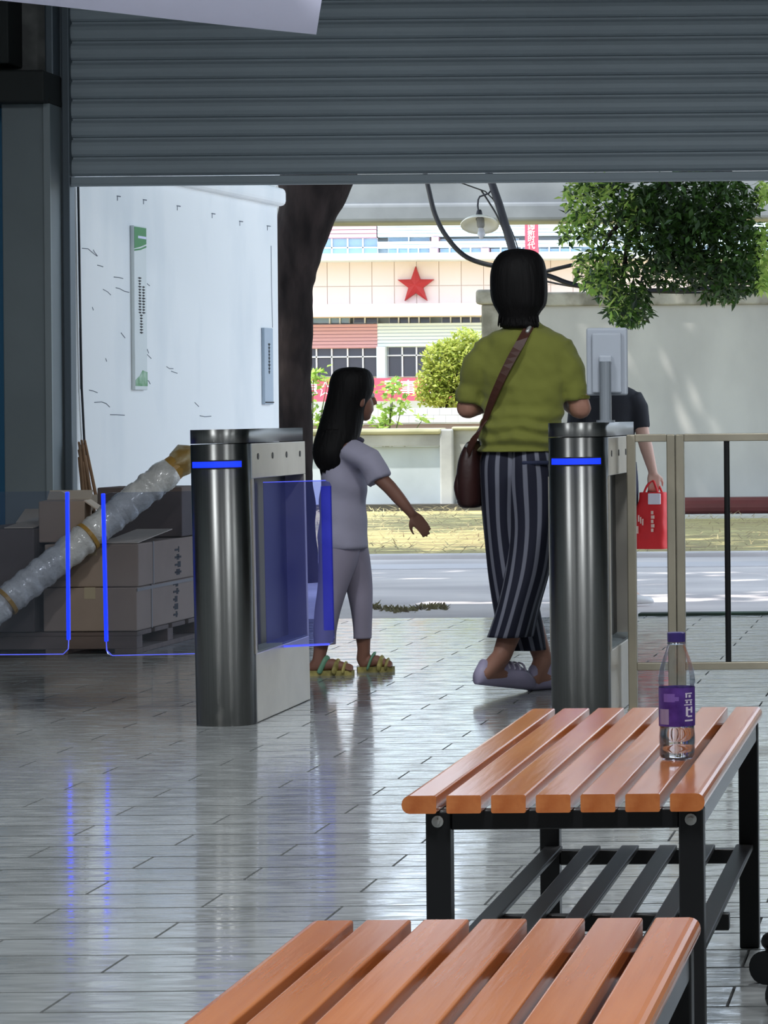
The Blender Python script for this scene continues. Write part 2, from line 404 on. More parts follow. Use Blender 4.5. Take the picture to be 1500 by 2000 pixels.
obj('guide_rail', bm, m_shutdark, sh)
bm = B(1.26, 1.36, -.05, .04, 0, ZC, .004); obj('guide_rail', bm, m_shutdark, sh)

# ---------------------------------------------------------------- ceiling lights (above the frame)
def ceiling_light(x, y, label, power=1.0):
    t = thing('ceiling_light', label, 'light', (x, y, ZC-.09), 0, 'ceiling lights of the hall')
    obj('housing', B(-.16, .16, -.64, .64, .02, .09, .01), m_white, t)
    obj('tube', tube(bmesh.new(), [(0, -.6, 0), (0, .6, 0)], .016, 10), mat('lamp_tube', (255, 255, 255), .4, emit=(240, 246, 255), estr=6), t)
    l = bpy.data.lights.new('tube_light', 'AREA'); l.shape = 'RECTANGLE'; l.size = .28; l.size_y = 1.25; l.energy = LAMP_W*power; l.color = (.93, .97, 1.0)
    lo = bpy.data.objects.new('tube_light', l); col.objects.link(lo); lo.parent = t; lo.location = (0, 0, -.03)
for x, y, w in ((-3.6, 2.5, 'above the left of the benches'), (-.4, 2.0, 'over the nearest bench'), (2.8, 2.5, 'right of the benches'),
                (-3.6, 8.2, 'left of the gates'), (-.2, 8.0, 'over the far bench'), (2.8, 8.2, 'right of the gates')):
    ceiling_light(x, y, 'white tube light on the hall ceiling '+w)

# ---------------------------------------------------------------- outside ground
struct(obj('road', B(-30, 30, FY1, 24.0, -.2, -.012), m_asphalt), 'pale concrete yard outside the hall')
struct(obj('ground', B(-80, 80, 24.0, 140, -.2, -.03), m_grass), 'dry grassy ground beyond the yard')
struct(obj('kerb', B(-30, 30, 23.8, 24.05, -.1, .02, .01), mat('kerb_pale', (206, 200, 200), .8, var=.1, vscale=2)), 'pale kerb between yard and dry grass')
struct(obj('yard_strip', B(-30, 30, 22.2, 22.9, -.1, -.006), mat('pale_strip', (206, 202, 206), .8, var=.06, vscale=1)), 'pale concrete strip across the yard')
a = ground(1250, 1200)
struct(obj('trim_5', B(a.x, XR, FY1-.03, FY1+.09, -.05, .012, .006), mat('green_strip', (56, 84, 66), .6, c2=(28, 30, 32), vscale=1.2)), 'dark green edging strip at the end of the tiles')
# dead leaves and straw on the dry grass
V, F = [], []
for i in range(5200):
    y = rng.uniform(24.3, 36.4); x = rng.uniform(-.31*y, -.04*y if y < 32.8 else -.152*y); a = rng.uniform(0, math.pi); s = rng.uniform(.04, .13); w = .007
    z = -.02+rng.uniform(0, .05); c, sn = math.cos(a), math.sin(a); k = len(V)
    V += [(x-c*s-sn*w, y-sn*s+c*w, z), (x-c*s+sn*w, y-sn*s-c*w, z), (x+c*s, y+sn*s, z+rng.uniform(0, .05))]; F += [(k, k+1, k+2)]
me = bpy.data.meshes.new('dead_straw'); me.from_pydata(V, [], F); me.materials.append(mat('straw', (190, 178, 130), .9, c2=(110, 92, 62), vscale=3))
tag(link('dead_straw', me), 'dry straw and dead leaves scattered below the low wall', 'straw', None, 'stuff')
# a crack with grass in the yard
V, F = [], []
for i in range(260):
    px = rng.uniform(715, 872); q = ground(px, 1186+rng.gauss(0, 2.2)+3*math.sin(px*.05)); s = rng.uniform(.004, .018); k = len(V); a = rng.uniform(0, 6.28)
    V += [(q.x-.012*math.cos(a), q.y-.012*math.sin(a), -.012), (q.x+.012*math.cos(a), q.y+.012*math.sin(a), -.012), (q.x+rng.gauss(0, .02), q.y, s)]; F += [(k, k+1, k+2)]
me = bpy.data.meshes.new('crack_grass'); me.from_pydata(V, [], F); me.materials.append(mat('crack_weed', (128, 124, 88), .9, c2=(92, 84, 70), vscale=9))
tag(link('crack_grass', me), 'thin weeds growing along a crack in the yard', 'weeds', None, 'stuff')

# ================================================================== WHITE KIOSK
A0, A1 = Vector((-4.26, 15.60, 0)), Vector((-3.94, 18.76, 0))
kd = (A1-A0).normalized(); kn = Vector((kd.y, -kd.x, 0))          # along the wall, and out of it (towards +X)
kang = math.atan2(kd.y, kd.x); KL = (A1-A0).length
ki = thing('kiosk', 'whitewashed low building with stained cracked render and a cornice', 'building', A0, kang)
# local x along the wall, local -y out of it
KZ = 2.29
obj('body', B(0, KL, 0, 3.4, -.03, KZ, .02), m_kiosk, ki)
cz = KZ
bm = B(-.05, KL+.03, -.045, 3.5, cz-.02, cz+.085, .03, 3); obj('cornice', bm, m_kiosk, ki)
bm = B(.0, KL+.02, -.02, 3.4, cz+.085, cz+.30, .05, 3); obj('roof_slab', bm, m_kiosk, ki)
def kw(px, py):
    """local point on the kiosk wall at a photo pixel"""
    d = P(px, py, 1.0)-Vector((0, 0, CAM_H)); o = Vector((0, 0, CAM_H))
    t = (A0-o).dot(kn)/d.dot(kn); w = o+d*t
    return (w-A0).dot(kd), w.z
# cracks and hooks in the render
bm = bmesh.new()
def crack(pts, r=.0035):
    q = [kw(*p) for p in pts]; tube(bm, [(x, -.0005, z) for x, z in q], r*.6, 5, 'flat')
for c in ([(182, 488), (184, 492), (190, 500)], [(160, 485), (172, 486), (180, 493), (189, 500)], [(190, 518), (195, 519), (201, 521)], [(222, 541), (232, 542), (240, 544)], [(201, 565), (210, 570), (216, 576)], [(226, 562), (234, 564), (243, 569), (252, 571)],
          [(180, 600), (182, 606)], [(184, 786), (198, 785), (207, 788), (214, 795)], [(174, 762), (183, 764), (190, 767)], [(215, 810), (226, 810), (243, 811)], [(236, 650), (240, 655), (244, 660)], [(325, 716), (331, 720), (338, 720)],
          [(283, 743), (290, 744), (293, 750)], [(287, 554), (292, 558)], [(390, 812), (400, 814), (412, 813)], [(287, 692), (295, 700)], [(380, 786), (388, 794)], [(290, 690), (287, 682)], [(206, 700), (208, 706)], [(334, 725), (346, 729)]):
    crack(c)
for hx, hy in ((228, 383), (279, 390), (345, 402), (413, 417), (467, 432), (521, 441)):
    crack([(hx, hy), (hx+7, hy+1)], .005); crack([(hx+1, hy), (hx+1, hy+9)], .004)
crack([(529, 480), (530, 560), (532, 640)], .004); crack([(152, 372), (153, 480), (155, 600)], .006); crack([(155, 640), (157, 760)], .005)
obj('crack', bm, mat('crack_dark', (112, 118, 128), .9), ki)['kind'] = 'stuff'
# long stains
bm = bmesh.new()
# plaques on the wall
def plaque(quad, label, thick, m):
    (xa, za), (xb, zb_) = kw(*quad[0]), kw(*quad[1])
    t = thing('wall_sign', label, 'sign', A0+kd*xa+Vector((0, 0, zb_)), kang)
    w, h = xb-xa, za-zb_
    obj('board', B(0, w, -thick, 0, 0, h, .004), m, t)
    return t, w, h
t, w, h = plaque(((254, 440), (281, 762)), 'tall narrow white wall sign with green top and bottom', .02, mat('sign_white', (222, 228, 228), .5))
g1 = mat('sign_green', (54, 138, 72), .5)
bm = bmesh.new(); prism(bm, [(.004, h*.86), (w*.5, h*.875), (w-.004, h*.895), (w-.004, h-.006), (.004, h-.006)], -.0215, -.0195, 'y'); obj('green_top', bm, g1, t)
bm = bmesh.new(); prism(bm, [(.004, h*.845), (w*.5, h*.855), (w-.004, h*.875), (w-.004, h*.885), (w*.5, h*.865), (.004, h*.855)], -.0215, -.0195, 'y'); obj('green_wave', bm, g1, t)
bm = bmesh.new(); prism(bm, [(.004, .02), (w-.004, .02), (w-.004, h*.11), (w*.6, h*.12), (w*.35, h*.085), (.004, h*.06)], -.0215, -.0195, 'y'); obj('green_bottom', bm, mat('sign_green2', (84, 148, 92), .5, c2=(170, 200, 176), vscale=18), t)
obj('white_stripe', B(w*.3, w*.95, -.0225, -.021, h*.925, h*.94), m_paper, t)
bm = bmesh.new()
for j in range(20):
    z = h*(.68-.0175*j); 
    for c0 in ((.42,) if j < 3 else (.42, .72) if j < 13 else (.52,)):
        s = rng.uniform(.07, .12); box(bm, w*(c0-s), w*(c0+s), -.0225, -.0205, z, z+h*.006); box(bm, w*(c0-.02), w*(c0+.02), -.0225, -.0205, z-h*.004, z+h*.008)
obj('lettering', bm, m_ink, t)
t, w, h = plaque(((510, 640), (528, 790)), 'short grey wall sign near the corner of the white building', .02, mat('sign_grey', (176, 190, 204), .5))
bm = bmesh.new()
for j in range(9):
    z = h*(.78-.045*j); s = rng.uniform(.07, .13); box(bm, w*(.5-s), w*(.5+s), -.0225, -.0205, z, z+h*.014); box(bm, w*.47, w*.53, -.0225, -.0205, z-h*.02, z+h*.02)
obj('lettering', bm, m_ink, t)
obj('lower_trim', B(.004, w-.004, -.024, -.019, h*.02, h*.035), m_ink, t)
for nm, pts in (('wall_cable', [(148, 366), (150, 480), (152, 620), (155, 760), (160, 860), (172, 960)]),):
    q = [kw(*p) for p in pts]
    o = obj('wall_cable', tube(bmesh.new(), [Vector((x, -.012, z)) for x, z in q], .006, 6), m_cable, None, A0, (0, 0, kang))
    tag(o, 'thin dark cable running down the white building by the shutter', 'cable')

# ================================================================== WALLS BEYOND THE YARD
YW = 34.0
a, b = P(938, 568, YW), P(1500, 1000, YW)
w = thing('yard_wall', 'tall grey rendered wall with weathered coping behind the railing', 'wall', (0, YW, 0))
zt = P(1200, 597, YW).z
obj('render', B(P(980, 600, YW).x, 14, 0, .3, -.1, zt), m_concwall, w)
zc = P(1200, 570, YW).z
me_c = fin(B(0, 1.17, -.07, .37, 0, zc-zt, .02), 'coping_block', m_coping)
x = P(975, 600, YW).x
while x < 13: link('coping_block', me_c, None, w, (x, 0, zt)); x += 1.19
pa, pb2 = P(943, 600, YW), P(988, 600, YW)
obj('pillar', B(pa.x, pb2.x, -.12, .42, -.1, zt+.02, .02), m_coping, w)
obj('pillar_cap', B(pa.x-.05, pb2.x+.04, -.18, .48, zt+.02, zc+.03, .03), m_coping, w)
o = obj('drain_pipe', tube(bmesh.new(), [(P(1330, 990, YW-.6).x, YW-.6, P(1330, 988, YW-.6).z), (14, YW-.6, P(1500, 986, YW-.6).z)], .088, 14, 'flat'), m_pipe)
tag(o, 'maroon pipe lying along the foot of the tall grey wall', 'pipe')
o = obj('pipe_plinth', B(P(1300, 1000, YW-.6).x, 14, YW-.9, YW-.12, -.06, P(1450, 1003, YW-.6).z, .01), mat('plinth', (200, 198, 192), .8), None); struct(o, 'pale plinth under the maroon pipe')

YV = 37.0
v = thing('parapet_wall', 'low mossy concrete wall with recessed panels across the yard', 'wall', (0, YV, 0))
def bp(x0, x1, y0, y1, d0, d1, Y, m, nm, par, bev=.0):
    q0, q1 = P((x0+x1)/2, y0, Y), P((x0+x1)/2, y1, Y)
    return obj(nm, B(P(x0, y0, Y).x, P(x1, y0, Y).x, d0, d1, q1.z, q0.z, bev), m, par)
m_moss = mat('mossy_concrete', (176, 172, 140), .9, c2=(128, 130, 104), vscale=2.2, stretch=(.6, 1, 2), bump=.4, bscale=12)
m_panel = mat('bluish_render', (190, 198, 202), .85, c2=(168, 176, 180), vscale=1.3, detail=8)
bp(380, 866, 838, 850, -.16, .3, YV, m_moss, 'coping', v, .03)
bp(380, 866, 850, 873, -.10, .25, YV, m_conc, 'top_rail', v, .01)
for x0, x1 in ((380, 560), (568, 866)): bp(x0, x1, 873, 996, -.02, .2, YV, m_panel, 'panel', v)
bp(556, 572, 850, 996, -.12, .25, YV, m_conc, 'post', v, .01)
bp(862, 888, 838, 996, -.14, .3, YV, m_conc, 'post', v, .02)
bp(888, 965, 838, 996, -.04, .25, YV, m_conc, 'panel', v)
bp(884, 965, 833, 840, -.1, .3, YV, m_moss, 'coping', v, .02)
bp(380, 965, 985, 1000, -.35, -.02, YV, mat('gutter_dark', (70, 68, 64), .9, var=.2, vscale=2), 'gutter', v)
# white tiled planter wall behind, with a soil bed
YP = 44.0
t = thing('planter_wall', 'white tiled planter wall in front of the far building', 'wall', (0, YP, 0))
bp(560, 960, 812, 850, .0, 1.5, YP, mat('planter_brown', (150, 130, 126), .9, var=.1, vscale=2), 'base_band', t)
ya, yb_ = P(750, 797, YP).z, P(750, 826, YP).z
tw = P(762, 800, YP).x-P(738, 800, YP).x; hm = (ya-yb_)/2
me_t = fin(B(0, tw-.006, -.035, .02, 0, hm-.006, .002), 'tile', mat('planter_tile', (226, 226, 232), .4, objvar=.03))
x = P(560, 800, YP).x
while x < P(960, 800, YP).x:
    for r_ in range(2): link('tile', me_t, None, t, (x+(tw/2 if r_ else 0), 0, yb_+r_*hm))
    x += tw
obj('core', B(P(558, 800, YP).x, P(964, 800, YP).x, -.03, .6, yb_-.02, ya-.01), m_conc, t)

# concrete beam / walkway across the top
YK = 40.0
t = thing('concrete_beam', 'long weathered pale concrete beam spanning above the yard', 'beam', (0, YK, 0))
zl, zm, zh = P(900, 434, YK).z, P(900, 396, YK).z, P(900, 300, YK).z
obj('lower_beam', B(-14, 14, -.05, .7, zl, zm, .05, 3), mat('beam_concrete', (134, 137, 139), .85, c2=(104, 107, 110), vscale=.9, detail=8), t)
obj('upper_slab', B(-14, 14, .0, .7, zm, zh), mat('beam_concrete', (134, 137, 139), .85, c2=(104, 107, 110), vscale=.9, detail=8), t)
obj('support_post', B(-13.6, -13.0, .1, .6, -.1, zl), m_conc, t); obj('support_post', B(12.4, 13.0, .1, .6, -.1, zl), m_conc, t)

# ================================================================== THE FAR BUILDING
YD = 70.0
bd = thing('school_building', 'pale cream and pink building with red star behind the yard', 'building', (0, YD, 0))
def fb(x0, x1, y0, y1, d0, d1, m, nm, par=None, bev=0.):
    return bp(x0, x1, y0, y1, d0, d1, YD, m, nm, par or bd, bev)
XA, XB = 420, 1700
fb(XA, XB, 300, 900, .5, 6, m_bwhite, 'main_wall')
# star band of panels
fb(XA, XB, 507, 594, -.03, .5, mat('joint_tone', (214, 196, 184), .8), 'band_backing')
gx, gw = 597.0, 43.6
pw = P(gx+gw, 540, YD).x-P(gx, 540, YD).x; z0, z1, z2 = P(800, 593, YD).z, P(800, 558, YD).z, P(800, 510, YD).z
m1 = fin(B(0, pw-.014, 0, .10, 0, z1-z0-.014), 'panel', m_cream); m2 = fin(B(0, pw-.014, 0, .10, 0, z2-z1-.014), 'panel', m_cream)
for k in range(-4, 25):
    x = P(gx, 540, YD).x+k*pw
    link('panel', m1, None, bd, (x, -.05, z0)); link('panel', m2, None, bd, (x, -.05, z1))
fb(XA, XB, 593, 617, -.75, .5, m_cream, 'ledge')
fb(XA, XB, 496, 509, -.95, .5, m_bwhite, 'ledge')
# siding courses
def courses(x0, x1, y0, y1, n, m, nm='siding'):
    bm = bmesh.new(); za, zb_ = P(800, y0, YD).z, P(800, y1, YD).z; hh = (za-zb_)/n
    for i in range(n): box(bm, P(x0, y0, YD).x, P(x1, y0, YD).x, .12, .5, zb_+i*hh+.012, zb_+(i+1)*hh)
    box(bm, P(x0, y0, YD).x, P(x1, y0, YD).x, .16, .5, zb_, za)
    return obj(nm, bm, m, bd)
courses(XA, 735, 632, 679, 7, m_pink); courses(735, 1150, 631, 677, 7, m_bwhite); courses(735, 1700, 437, 462, 4, m_bwhite); courses(735, 1700, 471, 484, 2, m_bwhite)
courses(XA, 733, 440, 463, 3, m_pink)
fb(735, 752, 677, 742, .0, .5, m_bwhite, 'pilaster')
# windows
def window(x0, x1, y0, y1, cols, rows, mp, dep=.3):
    f = fb(x0, x1, y0, y1, dep, dep+.1, m_frame, 'window')
    t = 1.6
    xs = [x0]+list(cols)+[x1]; ys = [y0]+list(rows)+[y1]
    for i in range(len(xs)-1):
        for j in range(len(ys)-1):
            bp(xs[i]+t, xs[i+1]-t, ys[j]+t*.8, ys[j+1]-t*.8, dep-.02, dep+.02, YD, mp, 'pane', f)
    bm = bmesh.new()
    for c in cols: box(bm, P(c-t*.8, y0, YD).x, P(c+t*.8, y0, YD).x, dep-.09, dep, P(750, y1, YD).z, P(750, y0, YD).z)
    for r_ in rows: box(bm, P(x0, y0, YD).x, P(x1, y0, YD).x, dep-.09, dep, P(750, r_+1.2, YD).z, P(750, r_-1.2, YD).z)
    if cols or rows: obj('mullion', bm, m_frame, f)
window(560, 734, 679, 736, (583, 614, 644, 675, 705), (696,), m_pane)
window(753, 850, 677, 736, (782, 810), (694,), m_pane); window(862, 960, 677, 736, (894, 926), (694,), m_pane)
window(560, 678, 618, 631, (583, 604, 640, 660), (), m_paneblue); window(685, 733, 618, 631, (709,), (), m_pane)
window(755, 836, 618, 631, (775, 795, 815), (), m_pane); window(858, 935, 618, 631, (877, 897, 916), (), m_pane)
window(560, 733, 464, 497, (600, 644, 675, 705), (482,), m_paneblue)
for x0 in (753, 855, 955, 1050, 1150, 1250, 1350, 1450): 
    window(x0, x0+82, 484, 497, (x0+20, x0+41, x0+61), (), m_paneblue); 
window(753, 836, 462, 471, (795,), (), m_paneblue); window(855, 1010, 465, 471, (), (), m_paneblue)
for x0 in (838, 938): fb(x0, x0+15, 484, 497, .1, .5, m_pink, 'pier')
for x0 in (841,): fb(x0, x0+14, 462, 471, .1, .5, m_pink, 'pier')
# red star
c = P(814, 558, YD); st = bmesh.new(); R1 = 37/90; r1 = R1*.40
ring = [st.verts.new((math.sin(math.pi*i/5)*(R1 if i % 2 == 0 else r1), 0, math.cos(math.pi*i/5)*(R1 if i % 2 == 0 else r1))) for i in range(10)]
back = [st.verts.new((v_.co.x, .12, v_.co.z)) for v_ in ring]; tip = st.verts.new((0, -.10, 0))
for i in range(10): st.faces.new((ring[i], ring[(i+1) % 10], tip)); st.faces.new((ring[i], back[i], back[(i+1) % 10], ring[(i+1) % 10]))
st.faces.new(back)
o = obj('wall_star', st, m_star, None, (c.x, YD-.17, c.z)); tag(o, 'large red five-pointed star mounted on the cream building', 'star')
# horizontal slogan banner
YN = 69.6
t = thing('slogan_banner', 'long red banner with white characters below the building windows', 'banner', (0, YN, 0))
bp(560, 1010, 738, 783, -.02, .02, YN, m_redsign, 'cloth', t)
m_char = mat('banner_white', (246, 238, 236), .6)
for s, px in (('思', 578), ('想', 606), ('军', 766), ('事', 798), ('文', 845), ('化', 890)):
    q = P(px, 760, YN); me = text_mesh(s, .36, .004); link('character', me, m_char, t, (q.x, -.025, q.z), (R(90), 0, 0))
q = P(636, 760, YN); bm = bmesh.new()
ro = [(math.sin(math.pi*i/5)*(.2 if i % 2 == 0 else .085), math.cos(math.pi*i/5)*(.2 if i % 2 == 0 else .085)) for i in range(10)]
o_ = [bm.verts.new((x, 0, z)) for x, z in ro]; i_ = [bm.verts.new((x*.72, 0, z*.72)) for x, z in ro]
for k in range(10): bm.faces.new((o_[k], o_[(k+1) % 10], i_[(k+1) % 10], i_[k]))
obj('star_outline', bm, m_char, t, (q.x, -.026, q.z))
# vertical banner
t = thing('hanging_banner', 'narrow vertical red banner with white characters above the woman', 'banner', (0, YD-.97, 0))
YN2 = YD-.97
bp(1025, 1051, 420, 545, -.02, .02, YN2, m_redsign, 'cloth', t)
for s, py in (('国', 441.5), ('新', 454.5), ('时', 467.5), ('代', 480.5)):
    q = P(1038, py, YN2); me = text_mesh(s, .165, .004); link('character', me, m_char, t, (q.x, -.025, q.z), (R(90), 0, 0))

# ================================================================== TREES AND PLANTS
def blob_points(blobs, n, rng, shell=.55):
    """points in ellipsoids (centre, radii), denser near their surface"""
    tot = sum(r[0]*r[1]*r[2] for _, r in blobs)**1.0; out = []
    for c, r in blobs:
        k = max(8, int(n*r[0]*r[1]*r[2]/tot))
        for _ in range(k):
            d = Vector((rng.gauss(0, 1), rng.gauss(0, 1), rng.gauss(0, 1))).normalized()*(shell+(1-shell)*rng.random())**.8
            out.append(Vector(c)+Vector((d.x*r[0], d.y*r[1], d.z*r[2])))
    return out
YT = 20.6
base = P(575, 1130, YT); tx = base.x
t = thing('shade_tree', 'dark leaning tree trunk beside the white building corner', 'tree', (tx, YT, 0))
def tp(px, py): q = P(px, py, YT); return Vector((q.x-tx, 0, q.z))
pts = [Vector((-.03, 0, -.1)), Vector((0, 0, .3)), tp(570, 830), tp(570, 700), tp(571, 600), tp(574, 540), tp(584, 480), tp(598, 430), tp(612, 375), tp(618, 330)]
rad = [.19, .145, .125, .125, .128, .135, .16, .18, .20, .215]
bm = tube(bmesh.new(), pts, rad, 18)
tube(bm, [tp(600, 400), tp(585, 330), tp(570, 230), tp(540, 60), tp(500, -150)], [.16, .15, .13, .10, .06], 14)
tube(bm, [tp(620, 390), tp(660, 320), tp(700, 230), tp(770, 80), tp(850, -120)], [.16, .14, .12, .09, .05], 14)
ell(bm, tp(606, 545), (.04, .06, .035)); ell(bm, tp(600, 460), (.07, .08, .07))
bm = remesh(bm, .02, 3)
for v_ in bm.verts: v_.co += v_.normal*(.012*noise.noise(v_.co*9)+.02*noise.noise(v_.co*3))
obj('trunk', bm, m_bark, t, smooth=True)
bl = [((0, .2, 5.9), (3.2, 2.8, 1.0)), ((3.0, .2, 6.3), (2.8, 2.6, 1.0)), ((-2.6, 1.0, 6.3), (2.8, 2.8, 1.0)), ((1.5, 3.2, 6.4), (3.0, 2.0, 1.0)), ((-1.8, -2.9, 5.9), (3.2, 1.7, .8)), ((2.2, -2.9, 5.9), (3.0, 1.7, .8))]  # crown out of view, lobes spread so the yard lies in shade
leaves(blob_points(bl, 7200, rng, .2), .42, rng, m_leaf, 'foliage', t)['kind'] = 'stuff'

YF = 22.5
t = thing('leafy_tree', 'leafy green tree whose branches hang over the grey wall', 'tree', (P(1640, 500, YF).x, YF, 0))
ox = t.location.x
def fp(px, py, dy=0.): q = P(px, py, YF+dy); return Vector((q.x-ox, dy, q.z))
bm = tube(bmesh.new(), [(0, .3, -.1), (0, .3, 1.5), (-.05, .2, 3.0), (-.2, .1, 4.2), (-.3, 0, 5.5)], [.2, .16, .15, .13, .08], 14)
tube(bm, [(-.15, .1, 3.9), fp(1420, 320), fp(1330, 345), fp(1250, 390), fp(1190, 460), fp(1160, 520)], [.09, .06, .04, .025, .015, .008], 8)
tube(bm, [fp(1420, 320), fp(1400, 400, .1), fp(1395, 480, .1), fp(1415, 550)], [.05, .03, .02, .008], 8)
tube(bm, [fp(1250, 390), fp(1225, 480), fp(1212, 570), fp(1215, 620)], [.025, .018, .012, .005], 8)
tube(bm, [fp(1330, 345), fp(1200, 352), fp(1130, 385)], [.03, .02, .006], 8)
tube(bm, [(-.1, .1, 3.3), fp(1560, 440), fp(1500, 470)], [.06, .03, .01], 8)
obj('trunk', bm, m_bark, t, smooth=True)
# (px, py, rx, ry, leaves)
cl = [(1350, 400, 130, 70, 1500), (1390, 480, 110, 70, 1500), (1290, 430, 80, 70, 700), (1440, 540, 62, 36, 420), (1330, 520, 70, 45, 420), (1170, 385, 70, 40, 330), (1125, 445, 36, 34, 150), (1200, 450, 55, 45, 220),
      (1165, 525, 48, 42, 330), (1215, 545, 62, 52, 420), (1228, 610, 44, 26, 210), (1230, 590, 40, 34, 150), (1410, 575, 42, 16, 90), (1490, 500, 40, 70, 260), (1495, 375, 22, 26, 90), (1160, 365, 60, 14, 110)]
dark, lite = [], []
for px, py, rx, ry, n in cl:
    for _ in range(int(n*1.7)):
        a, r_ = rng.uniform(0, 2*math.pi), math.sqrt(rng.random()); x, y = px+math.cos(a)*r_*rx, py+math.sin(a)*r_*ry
        (lite if rng.random() < min(.8, max(0, (1262-x)/150))*.85 or x > 1480 else dark).append(fp(x, y, rng.uniform(-.55, .55)))  # brighter leaves towards the left: backlight painted into the leaf colour
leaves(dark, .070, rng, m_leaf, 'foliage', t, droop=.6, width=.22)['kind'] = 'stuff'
leaves(lite, .070, rng, m_leafbright, 'lit_foliage', t, droop=.6, width=.22)['kind'] = 'stuff'
bl = [((0, .2, 5.2), (2.4, 3.0, 1.0)), ((1.8, 3.0, 5.9), (3.2, 3.2, 1.1)), ((-2.4, 5.5, 5.9), (3.2, 3.6, 1.1)), ((-5.0, 8.5, 6.1), (3.4, 3.6, 1.1)), ((-1.2, 9.0, 6.1), (3.2, 3.4, 1.1)), ((2.6, 8.0, 6.3), (3, 3, 1.1))]  # unseen crown lobes added to cast shade on yard and walls
leaves(blob_points(bl, 8800, rng, .2), .42, rng, m_leaf, 'unseen_crown', t)['kind'] = 'stuff'
# the golden round bush
YBU = 47.0
c = P(880, 720, YBU)
t = thing('golden_bush', 'round yellow-green bush left of the woman', 'bush', (c.x, YBU, 0))
bl = [((P(px, py, YBU).x-c.x, dy, P(px, py, YBU).z), (rx*YBU/FPX, rx*YBU/FPX*.8, ry*YBU/FPX)) for px, py, rx, ry, dy in
      ((885, 725, 62, 62, 0), (905, 690, 45, 48, .2), (850, 755, 42, 40, -.1), (920, 740, 50, 55, 0), (860, 700, 36, 36, 0), (880, 780, 66, 20, 0), (912, 660, 26, 18, 0), (835, 770, 24, 24, 0))]
leaves(blob_points(bl, 9000, rng, .5), .075, rng, m_leafyel, 'foliage', t, droop=-.3, width=.26)['kind'] = 'stuff'
bm = bmesh.new()
for k in range(7): tube(bm, [(rng.uniform(-.1, .1), rng.uniform(-.1, .1), -.1), (rng.uniform(-.3, .3), rng.uniform(-.2, .2), 1.0), (rng.uniform(-.5, .5), rng.uniform(-.3, .3), 1.7)], [.03, .02, .008], 6)
obj('stem', bm, m_bark, t)
# thin saplings round the girl's head
YS = 38.2
for nm, lab, px0, blobs in (('sapling', 'thin green sapling between the tree trunk and the girl', 606, ((612, 735, 24, 16, 26), (600, 800, 16, 30, 26), (630, 820, 22, 22, 26), (600, 770, 12, 16, 10), (640, 745, 12, 10, 8))),
                       ('young_shrub', 'sprouting bright shrub right of the girl\'s head', 752, ((765, 765, 28, 20, 34), (742, 825, 22, 14, 30), (785, 793, 18, 10, 14), (752, 800, 20, 16, 16), (826, 818, 12, 8, 10), (770, 748, 12, 12, 8)))):
    b0 = P(px0, 840, YS); t = thing(nm, lab, 'plant', (b0.x, YS, 0))
    pts = []; bm = bmesh.new()
    for px, py, rx, ry, n in blobs:
        cpt = P(px, py, YS); cpt = Vector((cpt.x-b0.x, 0, cpt.z))
        tube(bm, [(0, 0, -.1), (cpt.x*.3, .05, cpt.z*.55), (cpt.x, 0, cpt.z)], [.016, .011, .004], 6)
        for _ in range(n*2): pts.append(cpt+Vector((rng.gauss(0, .5)*rx*YS/FPX, rng.gauss(0, .12), rng.gauss(0, .5)*ry*YS/FPX)))
    obj('stem', bm, mat('green_stem', (92, 100, 60), .8), t)
    leaves(pts, .10, rng, m_leafbright, 'foliage', t, droop=.1, width=.3)['kind'] = 'stuff'

# ================================================================== STREET LAMP, CABLES
YLm = 25.0
q = P(1040, 640, YLm); 
t = thing('street_lamp', 'old yard lamp with wide enamel shade on a leaning dark pole', 'lamp', (q.x, YLm, 0))
def lp(px, py, dy=0.): w_ = P(px, py, YLm+dy); return Vector((w_.x-q.x, dy, w_.z))
obj('pole', tube(bmesh.new(), [Vector((.09, 0, -.1)), lp(1060, 760), lp(1002, 490), lp(975, 400), lp(958, 350), lp(930, 240)], [.045, .042, .034, .032, .03, .028], 12), m_pole, t, smooth=True)
obj('bracket', tube(bmesh.new(), [lp(960, 371), lp(954, 378), lp(937, 384), lp(934, 390), lp(933, 402), lp(935, 416)], .007, 8), m_pole, t, smooth=True)
obj('stay_wire', tube(bmesh.new(), [lp(900, 357), lp(925, 366), lp(948, 374), lp(962, 388), lp(970, 400)], .005, 6), m_cable, t)
bm = bmesh.new(); sc_ = YLm/FPX; prof = [(.012, 424), (.03, 424.5), (24, 426), (50, 431), (72, 438), (76, 441), (74, 442)]
rings = []
c0 = lp(937, 436)
for r_, dz in ((2, 14), (6, 13.5), (14, 11), (24, 7), (32, 2), (37.5, -4), (37, -5.5), (31, 0), (22, 4.5), (8, 8)):
    rings.append([bm.verts.new((c0.x+math.cos(2*math.pi*i/28)*r_*sc_, c0.y+math.sin(2*math.pi*i/28)*r_*sc_, c0.z+dz*sc_)) for i in range(28)])
for r0, r1_ in zip(rings, rings[1:]):
    for i in range(28): bm.faces.new((r0[i], r0[(i+1) % 28], r1_[(i+1) % 28], r1_[i]))
bmesh.ops.rotate(bm, cent=c0, matrix=Matrix.Rotation(R(-24), 3, 'X') @ Matrix.Rotation(R(-3), 3, 'Y'), verts=bm.verts[:])
shd = obj('lamp_shade', bm, m_enamel, t, smooth=True)
obj('socket', tube(bmesh.new(), [lp(936, 414), lp(936, 424)], [.022, .03], 12), m_pole, t, smooth=True)
bulb = bmesh.new(); tube(bulb, [lp(938, 428, -.02), lp(939, 440, -.03)], .03, 12); obj('bulb_socket', bulb, mat('socket_grey', (120, 118, 112), .6), t, smooth=True)
